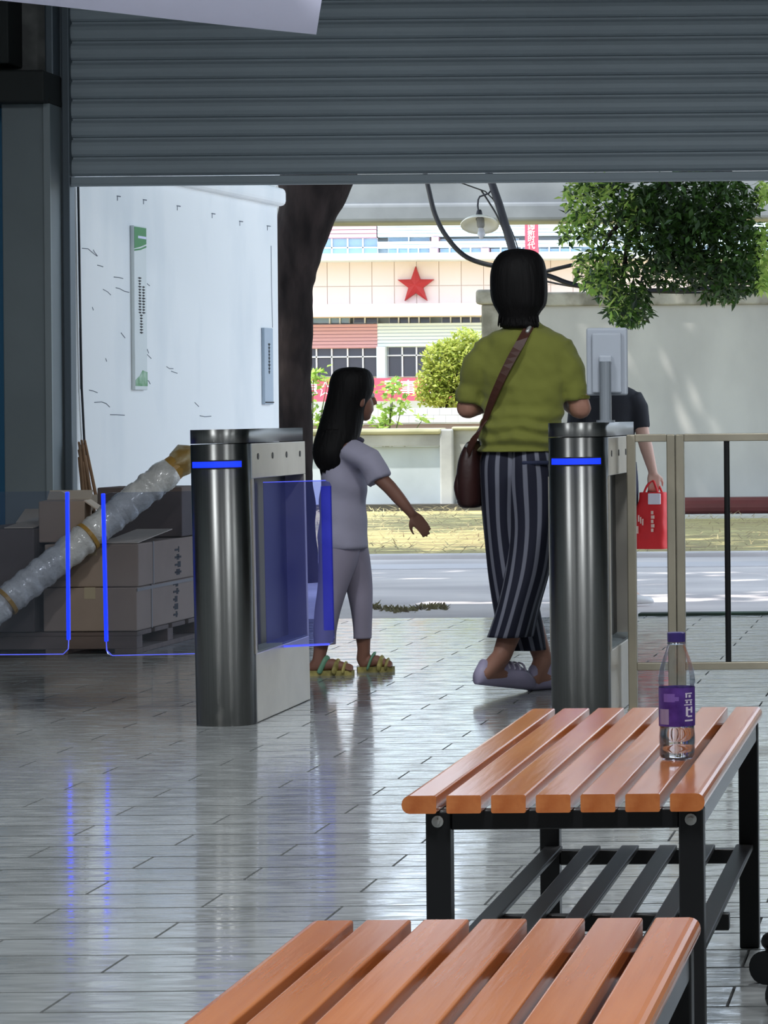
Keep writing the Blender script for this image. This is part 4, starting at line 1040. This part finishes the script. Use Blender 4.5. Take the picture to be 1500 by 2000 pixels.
for hip, kn_, an in (((-.06, 0, .86), kneeL, anL), ((.07, 0, .86), kneeR, anR)):
    tube(bm, [hip, Vector(hip).lerp(Vector(kn_), .5), kn_], [.085, .075, .055], 14); tube(bm, [kn_, Vector(kn_).lerp(Vector(an), .35), an], [.055, .054, .036], 14)
for an, hl, toe in ((anL, (.06, .06, .045), (.21, .23, .025)), (anR, (-.095, -.14, .085), (.035, .03, .03))):
    tube(bm, [an, (Vector(an)+Vector(hl))/2, Vector(hl)], [.036, .036, .032], 10); tube(bm, [hl, Vector(hl).lerp(Vector(toe), .5)+Vector((0, 0, .012)), toe], [.030, .032, .024], 10)
bod = obj('body', remesh(bm, .0065, 5), m_skin, t, smooth=True)
eyes(ey, .012, bod)
# olive top
bm = bmesh.new()
SH = densify([(.008, 0, wz(882), .152, .144), (.012, 0, .95, .154, .138), (.028, -.002, 1.02, .150, .124), (.036, -.004, 1.1, .156, .112), (.037, -.002, 1.18, .172, .112), (.037, 0, 1.26, .185, .104), (.037, .0, 1.315, .170, .090), (.033, .0, 1.352, .105, .075), (.028, .002, 1.382, .064, .062), (.026, .003, 1.392, .058, .056)], 5)
def rip(a, s): return 1+.014*math.sin(5*a+9*s)*(1-s)+.010*math.sin(3*a-14*s)
loft(bm, SH, 40, ripple=rip)
for pts, rad in (([(-.09, 0, 1.275), (-.130, 0, 1.225), (-.155, .005, 1.15), (-.168, .012, wz(783))], [.070, .066, .060, .056]), ([(.155, 0, 1.285), (.195, 0, 1.23), (.215, .005, 1.15), (.224, .012, wz(780))], [.072, .068, .060, .056])):
    tube(bm, pts, rad, 24, 'flat')
bm = remesh(bm, .008, 4)
for v_ in bm.verts:
    p = v_.co; s = max(0, 1-(p.z-.9)/.25)
    f_ = .010*noise.noise(Vector((p.x*9+p.z*7, p.y*6, p.z*13)))+.0065*s*math.sin(p.z*120+p.x*10+4*noise.noise(p*6))+.004*noise.noise(Vector((p.x*20+p.z*22, p.y*9, p.z*16-p.x*18)))
    v_.co += (v_.normal if p.z > .945 else Vector((v_.normal.x, v_.normal.y, 0)))*f_*1.5
obj('shirt', bm, m_olive, t, smooth=True)
for c_, r_ in (((-.168, .012, wz(783)), .0575), ((.224, .012, wz(780)), .0575)):
    obj('sleeve_hem', tube(bmesh.new(), [Vector(c_), Vector(c_)+Vector((0, 0, .014))], [r_, r_*1.01], 24, 'flat'), mat('olive_hem', (104, 104, 38), .85), t)
# striped trousers: one leg each, meeting at the seat
def leg_rip(ph, amt): return lambda a, s: 1+amt*s*s*math.sin(4*a+ph+5*s)+.03*s*math.sin(7*a+ph*2+9*s)
for nm, secs, ph in (('trouser_leg', [(-.040, 0, .915, .080, .108), (-.043, 0, .86, .090, .125), (-.044, 0, .78, .088, .125), (-.046, .02, .62, .078, .112), (-.030, .045, .45, .084, .106), (.0, .07, .27, .088, .100), (.025, .09, wz(1272), .080, .088)], .6),
                 ('trouser_leg', [(.054, 0, .915, .084, .108), (.060, -.005, .86, .092, .130), (.064, -.012, .78, .098, .128), (.066, -.016, .62, .086, .112), (.050, -.03, .47, .084, .10), (.018, -.065, .33, .078, .094), (-.014, -.085, wz(1240), .082, .090)], 2.2)):
    bm = bmesh.new(); loft(bm, densify(secs, 6), 56, caps=True, uv=.56, ripple=leg_rip(ph, .05)); 
    obj(nm, bm, m_stripe, t, smooth=True)
obj('belt_tie', tube(bmesh.new(), [(.05, -.131, .862), (.10, -.128, .862), (.135, -.105, .862)], .008, 8), m_jean, t)
# hair: short bob, flicked out at the nape
def hw(py, l, r_): return ((wx(l)+wx(r_))/2, wz(py), (wx(r_)-wx(l))/2)
hs = []
for py, l, r_, ry, cy in ((486, 1012, 1030, .02, .0), (489, 995, 1048, .055, .0), (496, 983, 1060, .082, -.004), (510, 973, 1070, .100, -.008), (530, 967, 1075, .108, -.012), (555, 966, 1077, .108, -.016), (580, 968, 1077, .100, -.022), (597, 974, 1074, .088, -.028), (611, 982, 1064, .072, -.032), (625, 988, 1058, .058, -.036), (636, 986, 1062, .054, -.038), (642, 994, 1056, .045, -.038)):
    cx, z, rx = hw(py, l, r_); hs.append((cx, cy, z, rx, ry))
bm = bmesh.new(); loft(bm, densify(hs, 4), 48, ripple=lambda a, s: 1+.018*math.sin(17*a+3*s)*s+.012*math.sin(29*a)*s)
for k in range(40):
    a = R(rng.uniform(180, 360)); r0 = (.060 if abs(math.cos(a)) > .6 else .05)
    p = Vector((.024+math.cos(a)*.068, -.03+math.sin(a)*.055, 1.425)); q_ = p+Vector((math.cos(a)*rng.uniform(0, .016), math.sin(a)*.01, -rng.uniform(.03, .058)))
    tube(bm, [p+Vector((0, 0, .05)), p, q_], [.009, .008, .002], 6)
obj('hair', bm, m_hair, t, smooth=True)
# lilac clogs
def clog(hl, toe, hgt, nm='shoe'):
    hl, toe = Vector(hl), Vector(toe); d = toe-hl; L_ = d.length; bm = bmesh.new()
    secs = [(0, -.035*0, .0, .030, .034), ]
    f_ = d.normalized(); s = f_.cross(Vector((0, 0, 1))).normalized(); up = s.cross(f_)
    prof_ = ((-.02, .020, .022), (.0, .030, .036), (.05, .033, .034), (.10, .038, .036), (.15, .043, .034), (.19, .042, .028), (.22, .032, .020), (.235, .012, .010))
    rings = []
    for a, w_, h_ in prof_:
        a *= L_/.235; h_ *= 1.35
        rings.append([bm.verts.new(hl+f_*a+s*math.cos(2*math.pi*i/16)*w_+up*(h_+math.sin(2*math.pi*i/16)*h_-.012)) for i in range(16)])
    for r0, r1_ in zip(rings, rings[1:]):
        for i in range(16): bm.faces.new((r0[i], r0[(i+1) % 16], r1_[(i+1) % 16], r1_[i]))
    bm.faces.new(rings[0][::-1]); bm.faces.new(rings[-1])
    o = obj(nm, bm, m_shoe, t, smooth=True)
    for k in range(4):
        a = L_*(.40+.10*k); bm = bmesh.new(); pts = []
        for j in range(7):
            an = R(30+120*j/6); w_ = .040; h_ = .0486; pts.append(hl+f_*a+s*math.cos(an)*(w_+.001)+up*(h_+math.sin(an)*(h_+.001)-.012))
        tube(bm, pts, .004, 6); obj('rib', bm, mat('lilac_rib', (206, 200, 220), .35), o)
clog((.05, .055, .012), (.21, .24, .012), .07); clog((-.115, -.15, .052), (.052, .055, .012), .07)

# ---- her shoulder bag
t = thing('shoulder_bag', 'dark brown shoulder bag hanging at the left hip of the woman', 'bag', wb+Vector((wx(924), .0, wz(990))))
bo = t.location-wb
bm = bmesh.new(); loft(bm, densify([(0, 0, 0, .030, .085), (-.004, 0, .02, .044, .105), (-.004, 0, .10, .048, .115), (.0, 0, .18, .042, .108), (.008, 0, .235, .026, .09), (.012, 0, .25, .012, .08)], 4), 32, p=2.6)
bb = obj('body', bm, m_leather, t, smooth=True)
obj('front_pocket', loft(bmesh.new(), densify([(-.030, -.02, .03, .018, .07), (-.036, -.02, .08, .022, .08), (-.028, -.02, .14, .016, .07)], 4), 20, p=2.6), m_leather, t, smooth=True)
obj('buckle', tube(bmesh.new(), [(.0, -.095, .232), (.014, -.1, .232)], .009, 10), m_silver, t, smooth=True)
obj('zip', tube(bmesh.new(), densify([(.010, -.085, .247), (.012, 0, .256), (.010, .085, .247)], 4), .004, 6), m_silver, t)
def back_y(x, z, out=.022):
    best = min(SH, key=lambda s_: abs(s_[2]-z)); u_ = max(-.97, min(.97, (x-best[0])/best[3]))
    return best[1]-best[4]*math.sqrt(1-u_*u_)-out
path = [(1052, 636), (1045, 645), (1030, 672), (1012, 705), (992, 745), (974, 782), (958, 820), (945, 850), (934, 872), (928, 884)]
pts = []
for px, py in path:
    x, z = wx(px), wz(py); pts.append(Vector((x, back_y(x, min(z, 1.36)), z)))
pts[0] = Vector((.078, .0, 1.392)); pts[1] = Vector((.070, -.055, 1.378)); pts[-3] = Vector((wx(944), -.130, wz(850))); pts[-2] = Vector((wx(932), -.122, wz(872))); pts[-1] = Vector((wx(927), -.105, wz(884)))
front = [Vector((.080, .05, 1.375)), Vector((.04, .118, 1.27)), Vector((-.03, .125, 1.12)), Vector((-.11, .115, 1.0)), Vector((wx(930), .09, wz(884)))]
full = densify([tuple(p) for p in reversed(pts)], 3)+densify([tuple(p) for p in front], 3)
bm = bmesh.new(); prev = None; F_ = [Vector(p) for p in full]; rows = []
for i, p in enumerate(F_):
    tg = (F_[min(i+1, len(F_)-1)]-F_[max(i-1, 0)]).normalized()
    nrm = Vector((p.x-.03, p.y, .0 if p.z < 1.33 else .12)).normalized() if p.z < 1.36 else Vector((0, p.y*2, .1)).normalized()
    wd = tg.cross(nrm).normalized()*.0165; th_ = nrm*.003
    rows.append([bm.verts.new(p-bo+a) for a in (wd+th_, wd-th_, -wd-th_, -wd+th_)])
for r0, r1_ in zip(rows, rows[1:]):
    for i in range(4): bm.faces.new((r0[i], r0[(i+1) % 4], r1_[(i+1) % 4], r1_[i]))
obj('strap', bm, mat('strap_brown', (70, 38, 28), .45), t, smooth=False)
o = Vector((wx(1048), -.055, wz(640))); obj('strap_ring', tube(bmesh.new(), [Vector((.070, -.07, 1.372))-bo, Vector((.062, -.085, 1.352))-bo], .008, 8), m_silver, t, smooth=True)

# ---- the girl
gb = Vector((P(672, 1310, 13.05).x, 13.05, 0)); KG = FPX/13.05
def gz(py): return CAM_H+(816.4-py)/KG
def gx_(px): return (px-672)/KG
t = person('long-haired child in lavender pyjamas and sandals walking to the right', gb); 
bm = bmesh.new()
ey = head(bm, (gx_(696), .0, gz(774)), (.80, .60, 0), .90)
tube(bm, [(.025, 0, gz(862)), (.032, 0, gz(840)), (.04, 0, gz(805))], [.048, .040, .042], 12)
loft(bm, densify([(.0, 0, .46, .07, .09), (.0, 0, .56, .075, .095), (.005, 0, .70, .07, .09), (.018, 0, .84, .07, .105), (.025, 0, .91, .055, .10), (.028, 0, .955, .03, .04)], 3), 20)
sR, eR, wR = Vector((.055, -.105, .905)), Vector((gx_(776), -.15, gz(950))), Vector((gx_(820), -.15, gz(1003)))
sL, eL, wL = Vector((.0, .11, .905)), Vector((-.04, .16, .73)), Vector((-.015, .17, .57))
for s_, e_, w_ in ((sR, eR, wR), (sL, eL, wL)):
    tube(bm, [s_, s_.lerp(e_, .5), e_], [.036, .032, .029], 12); tube(bm, [e_, e_.lerp(w_, .4), w_], [.029, .027, .019], 12)
hand(bm, wR, wR-eR, (-.3, .9, -.3), .66, .28, -1); hand(bm, wL, wL-eL, (0, -1, 0), .66, .35, 1)
kR, aR, kL, aL = Vector((gx_(648), -.055, .31)), Vector((gx_(630), -.06, gz(1278))), Vector((gx_(702), .06, .32)), Vector((gx_(702), .10, gz(1272)))
for h_, k2, a_ in ((Vector((-.01, -.05, .53)), kR, aR), (Vector((.015, .05, .53)), kL, aL)):
    tube(bm, [h_, h_.lerp(k2, .5), k2], [.062, .055, .042], 12); tube(bm, [k2, k2.lerp(a_, .35), a_], [.042, .041, .026], 12)
for a_, hx, tx2, y_ in ((aR, 612, 690, -.06), (aL, 694, 752, .11)):
    hl, toe = Vector((gx_(hx)+.015, y_, .035)), Vector((gx_(tx2), y_-.01, .03))
    tube(bm, [a_, Vector((a_.x-.006, y_, .05)), hl], [.027, .027, .024], 10); tube(bm, [hl, hl.lerp(toe, .5)+Vector((0, 0, .012)), toe], [.022, .024, .016], 10)
    for k in range(5): tube(bm, [toe+Vector((-.012, (-.022+.011*k), -.004)), toe+Vector((.012-.003*abs(k-1), (-.024+.012*k), -.008))], .006, 6)
bod = obj('body', remesh(bm, .0055, 4), m_skingirl, t, smooth=True); eyes(ey, .011, bod)
# pyjama top
bm = bmesh.new()
loft(bm, densify([(.002, 0, gz(1070), .100, .118), (.0, 0, .56, .100, .120), (.0, 0, .66, .094, .115), (.006, 0, .76, .092, .115), (.016, 0, .85, .088, .122), (.024, 0, .91, .074, .110), (.028, 0, .945, .050, .066), (.03, 0, .962, .042, .044)], 5), 36, ripple=lambda a, s: 1+.02*math.sin(4*a+7*s)*(1-s))
tube(bm, [sR+Vector((-.01, .02, .0)), (gx_(735), -.125, gz(898)), (gx_(757), -.14, gz(938))], [.056, .056, .052], 20, 'flat')
tube(bm, [sL+Vector((0, -.02, 0)), (-.02, .14, .82), (-.035, .155, .77)], [.054, .054, .050], 20, 'flat')
bm = remesh(bm, .008, 4)
for v_ in bm.verts:
    p = v_.co; v_.co += v_.normal*(.010*noise.noise(Vector((p.x*9, p.y*7, p.z*11)))+.004*math.sin(p.z*50+p.x*22))
obj('pyjama_top', bm, m_lav, t, smooth=True)
obj('collar', tube(bmesh.new(), densify([(-.012, -.035, .955), (.035, -.052, .958), (.075, -.02, .945), (.075, .02, .945), (.035, .052, .958), (-.012, .035, .955)], 3), .010, 8), mat('collar_dark', (70, 66, 86), .8), t, smooth=True)
for secs, ph in (([(-.008, -.028, .56, .086, .085), (-.012, -.035, .46, .080, .084), (-.03, -.05, .36, .062, .062), (-.052, -.055, .26, .052, .056), (-.064, -.06, .18, .046, .052), (gx_(640), -.06, gz(1256), .043, .050)], 1.),
                 ([(.010, .028, .55, .078, .085), (.028, .035, .46, .074, .084), (.052, .055, .36, .056, .060), (.060, .065, .27, .045, .052), (.060, .08, .19, .038, .046), (gx_(700), .09, gz(1250), .036, .044)], 2.)):
    bm = bmesh.new(); loft(bm, densify(secs, 5), 32, ripple=lambda a, s: 1+.04*s*math.sin(3*a+ph+6*s)); obj('pyjama_leg', bm, m_lav2, t, smooth=True)
hs = []
for py, l, r_, ry, cy in ((717, 684, 700, .02, 0), (720, 668, 718, .055, 0), (727, 657, 728, .078, 0), (742, 650, 735, .092, 0), (765, 646, 733, .097, 0), (790, 640, 722, .096, -.003), (815, 633, 716, .094, -.008), (840, 626, 711, .094, -.016), (860, 621, 706, .098, -.028), (880, 618, 701, .104, -.034), (898, 621, 697, .100, -.036), (912, 628, 690, .088, -.034), (920, 637, 682, .062, -.03), (924, 648, 672, .03, -.03)):
    hs.append(((gx_(l)+gx_(r_))/2, cy, gz(py), (gx_(r_)-gx_(l))/2, ry))
bm = bmesh.new(); loft(bm, densify(hs, 4), 56, ripple=lambda a, s: 1+.015*math.sin(19*a+2*s)*s+.012*math.sin(31*a)*s)
for k in range(60):
    a = R(rng.uniform(150, 330)); p = Vector(((gx_(660))+math.cos(a)*.056, -.034+math.sin(a)*.072, gz(900)))
    tube(bm, [p+Vector((.01, 0, .12)), p, p+Vector((.004, 0, -rng.uniform(.03, .062)))], [.010, .009, .002], 6)
obj('hair', bm, m_hair, t, smooth=True)
for hx, tx2, y_ in ((603, 698, -.06), (688, 762, .11)):
    x0, x1 = gx_(hx), gx_(tx2); L_ = x1-x0; bm = bmesh.new()
    out_ = [(x0+L_*a, y_+b) for a, b in ((.0, -.012), (.05, -.026), (.3, -.028), (.6, -.036), (.85, -.036), (.96, -.022), (1, 0), (.96, .022), (.85, .034), (.6, .034), (.3, .028), (.05, .026), (0, .012))]
    prism(bm, out_, 0, .020, 'z'); so = obj('sandal', bm, m_sandal, t)
    bm = bmesh.new(); tube(bm, densify([(x0+L_*.32, y_-.034, .018), (x0+L_*.42, y_-.022, .062), (x0+L_*.46, y_, .072), (x0+L_*.42, y_+.022, .062), (x0+L_*.32, y_+.034, .018)], 4), .011, 8, flat=.5); obj('strap', bm, m_sandalgreen, so, smooth=True)
    bm = bmesh.new(); tube(bm, densify([(x0+L_*.62, y_-.038, .018), (x0+L_*.66, y_-.022, .046), (x0+L_*.68, y_, .052), (x0+L_*.66, y_+.022, .046), (x0+L_*.62, y_+.038, .018)], 4), .016, 8, flat=.5)
    tube(bm, densify([(x0+L_*.80, y_-.038, .018), (x0+L_*.82, y_-.02, .040), (x0+L_*.83, y_, .044), (x0+L_*.82, y_+.02, .040), (x0+L_*.80, y_+.036, .018)], 4), .012, 8, flat=.5); obj('toe_strap', bm, m_sandal, so, smooth=True)

# ---- the person in black behind the right turnstile
pb_ = Vector((P(1194, 1175, 17.65).x, 17.65, 0)); KP = FPX/17.65
def qz(py): return CAM_H+(812-py)/KP
def qx(px): return (px-1194)/KP
t = person('person in black T-shirt carrying a red bag behind the right turnstile', pb_)
bm = bmesh.new()
ey = head(bm, (-.035, .012, 1.375), (0, 1, 0), .90)
tube(bm, [(-.02, 0, 1.20), (-.03, 0, 1.25), (-.033, .004, 1.33)], [.052, .046, .046], 12)
loft(bm, densify([(0, 0, .70, .12, .09), (0, 0, .8, .12, .09), (0, 0, .95, .115, .085), (0, 0, 1.1, .14, .09), (0, 0, 1.16, .12, .07), (-.015, 0, 1.22, .05, .05)], 3), 20)
sR, eR, wR = Vector((.150, 0, 1.135)), Vector((qx(1259), -.02, qz(850))), Vector((qx(1278), -.02, qz(922)))
sL, eL, wL = Vector((-.165, 0, 1.135)), Vector((-.20, -.01, .90)), Vector((-.19, .06, .68))
for s_, e_, w_ in ((sR, eR, wR), (sL, eL, wL)):
    tube(bm, [s_+Vector((0, 0, -.03)), s_.lerp(e_, .5), e_], [.040, .040, .038], 12); tube(bm, [e_, e_.lerp(w_, .4), w_], [.039, .036, .025], 12)
hand(bm, wR, (.06, 0, -1), (-.3, 1, 0), .85, .75, 1); hand(bm, wL, wL-eL, (1, 0, 0), .85, .5, 1)
for sg, fx in ((-1, -.08), (1, .085)):
    hp = Vector((sg*.07, 0, .74)); k2 = Vector((sg*.075, .02, .42)); a_ = Vector((fx, -.01, .09))
    tube(bm, [hp, hp.lerp(k2, .5), k2], [.08, .07, .05], 12); tube(bm, [k2, k2.lerp(a_, .35), a_], [.05, .05, .034], 12); tube(bm, [a_, a_+Vector((.02*sg, .08, -.04)), a_+Vector((.04*sg, .14, -.055))], [.034, .032, .024], 10)
bod = obj('body', remesh(bm, .0065, 4), m_skin3, t, smooth=True); eyes(ey, .011, bod)
bm = bmesh.new()
loft(bm, densify([(0, 0, .70, .135, .11), (0, 0, .85, .135, .105), (0, 0, 1.0, .14, .105), (0, 0, 1.1, .155, .105), (0, 0, 1.165, .150, .085), (-.01, 0, 1.205, .08, .06), (-.014, 0, 1.222, .055, .05)], 4), 32)
tube(bm, [(.115, 0, 1.13), (.155, 0, 1.07), (qx(1257), -.012, qz(838))], [.068, .060, .047], 18, 'flat'); tube(bm, [(-.13, 0, 1.14), (-.17, 0, 1.07), (-.19, -.005, .95)], [.060, .058, .05], 18, 'flat')
obj('tee_shirt', remesh(bm, .009, 4), m_blacktee, t, smooth=True)
for sg, fx in ((-1, -.08), (1, .085)):
    obj('trouser_leg', loft(bmesh.new(), densify([(sg*.06, 0, .78, .085, .115), (sg*.07, 0, .62, .085, .10), (sg*.075, .01, .42, .065, .075), (fx, -.01, .12, .055, .065)], 4), 24), m_jean, t, smooth=True)
    bm = bmesh.new(); d = Vector((.03*sg, .10, 0)).normalized() if sg < 0 else Vector((.75, .55, 0)).normalized(); s = Vector((-d.y, d.x, 0)); c0 = Vector((fx, -.01, 0)); rings = []
    for a, w_, h_ in ((-.06, .02, .03), (-.05, .032, .055), (0, .036, .07), (.06, .040, .058), (.11, .042, .044), (.15, .034, .034), (.165, .014, .02)):
        rings.append([bm.verts.new(c0+d*a+s*math.cos(2*math.pi*i/14)*w_+Vector((0, 0, h_/2+math.sin(2*math.pi*i/14)*h_/2))) for i in range(14)])
    for r0, r1_ in zip(rings, rings[1:]):
        for i in range(14): bm.faces.new((r0[i], r0[(i+1) % 14], r1_[(i+1) % 14], r1_[i]))
    bm.faces.new(rings[0][::-1]); bm.faces.new(rings[-1]); obj('shoe', bm, mat('white_shoe', (222, 222, 222), .5), t, smooth=True)
bm = bmesh.new(); loft(bm, densify([(-.035, -.01, 1.27, .045, .05), (-.035, -.018, 1.33, .068, .072), (-.035, -.016, 1.40, .075, .088), (-.035, -.012, 1.45, .066, .08), (-.035, -.01, 1.478, .035, .045), (-.035, -.01, 1.484, .012, .015)], 4), 28)
obj('hair', bm, m_hair, t, smooth=True)
# red bag
c0 = pb_+Vector((qx(1277), -.02, qz(1072)))
t = thing('shopping_bag', 'red shopping bag with white print carried behind the railing', 'bag', c0, R(-18))
hb = qz(962)-qz(1072)
bm = bmesh.new(); loft(bm, densify([(0, 0, 0, .080, .055), (0, 0, .012, .088, .062), (0, 0, .12, .092, .066), (.002, 0, .22, .084, .056), (.004, 0, hb-.02, .074, .042), (.004, 0, hb, .070, .034)], 4), 40, p=5.0)
for v_ in bm.verts: v_.co += Vector((noise.noise(v_.co*14), noise.noise(v_.co*14+Vector((3, 0, 0))), 0))*.010
obj('body', bm, m_red, t, smooth=True)
obj('white_patch', B(.0, .074, -.066, -.056, hb-.065, hb-.005, .004), mat('bag_white', (238, 232, 240), .5), t)
bm = bmesh.new()
for k in range(5): box(bm, .022+.004*k*0, .034+.006*(k % 2), -.0755, -.070, .15-.024*k+.04, .168-.024*k+.04)
for k in range(3): box(bm, -.055+.012*k, -.048+.012*k, -.0755, -.070, .15-.01*k, .185-.01*k)
box(bm, -.085, -.055, -.074, -.069, .085, .125)
obj('print', bm, mat('bag_print', (242, 206, 190), .5), t)
for sy in (-.03, .03):
    obj('handle', tube(bmesh.new(), densify([(-.045, sy, hb-.02), (-.022, sy*.8, hb+.035), (.004, sy*.2, hb+.062), (.028, sy*.8, hb+.035), (.05, sy, hb-.02)], 4), .0065, 8), m_red, t, smooth=True)
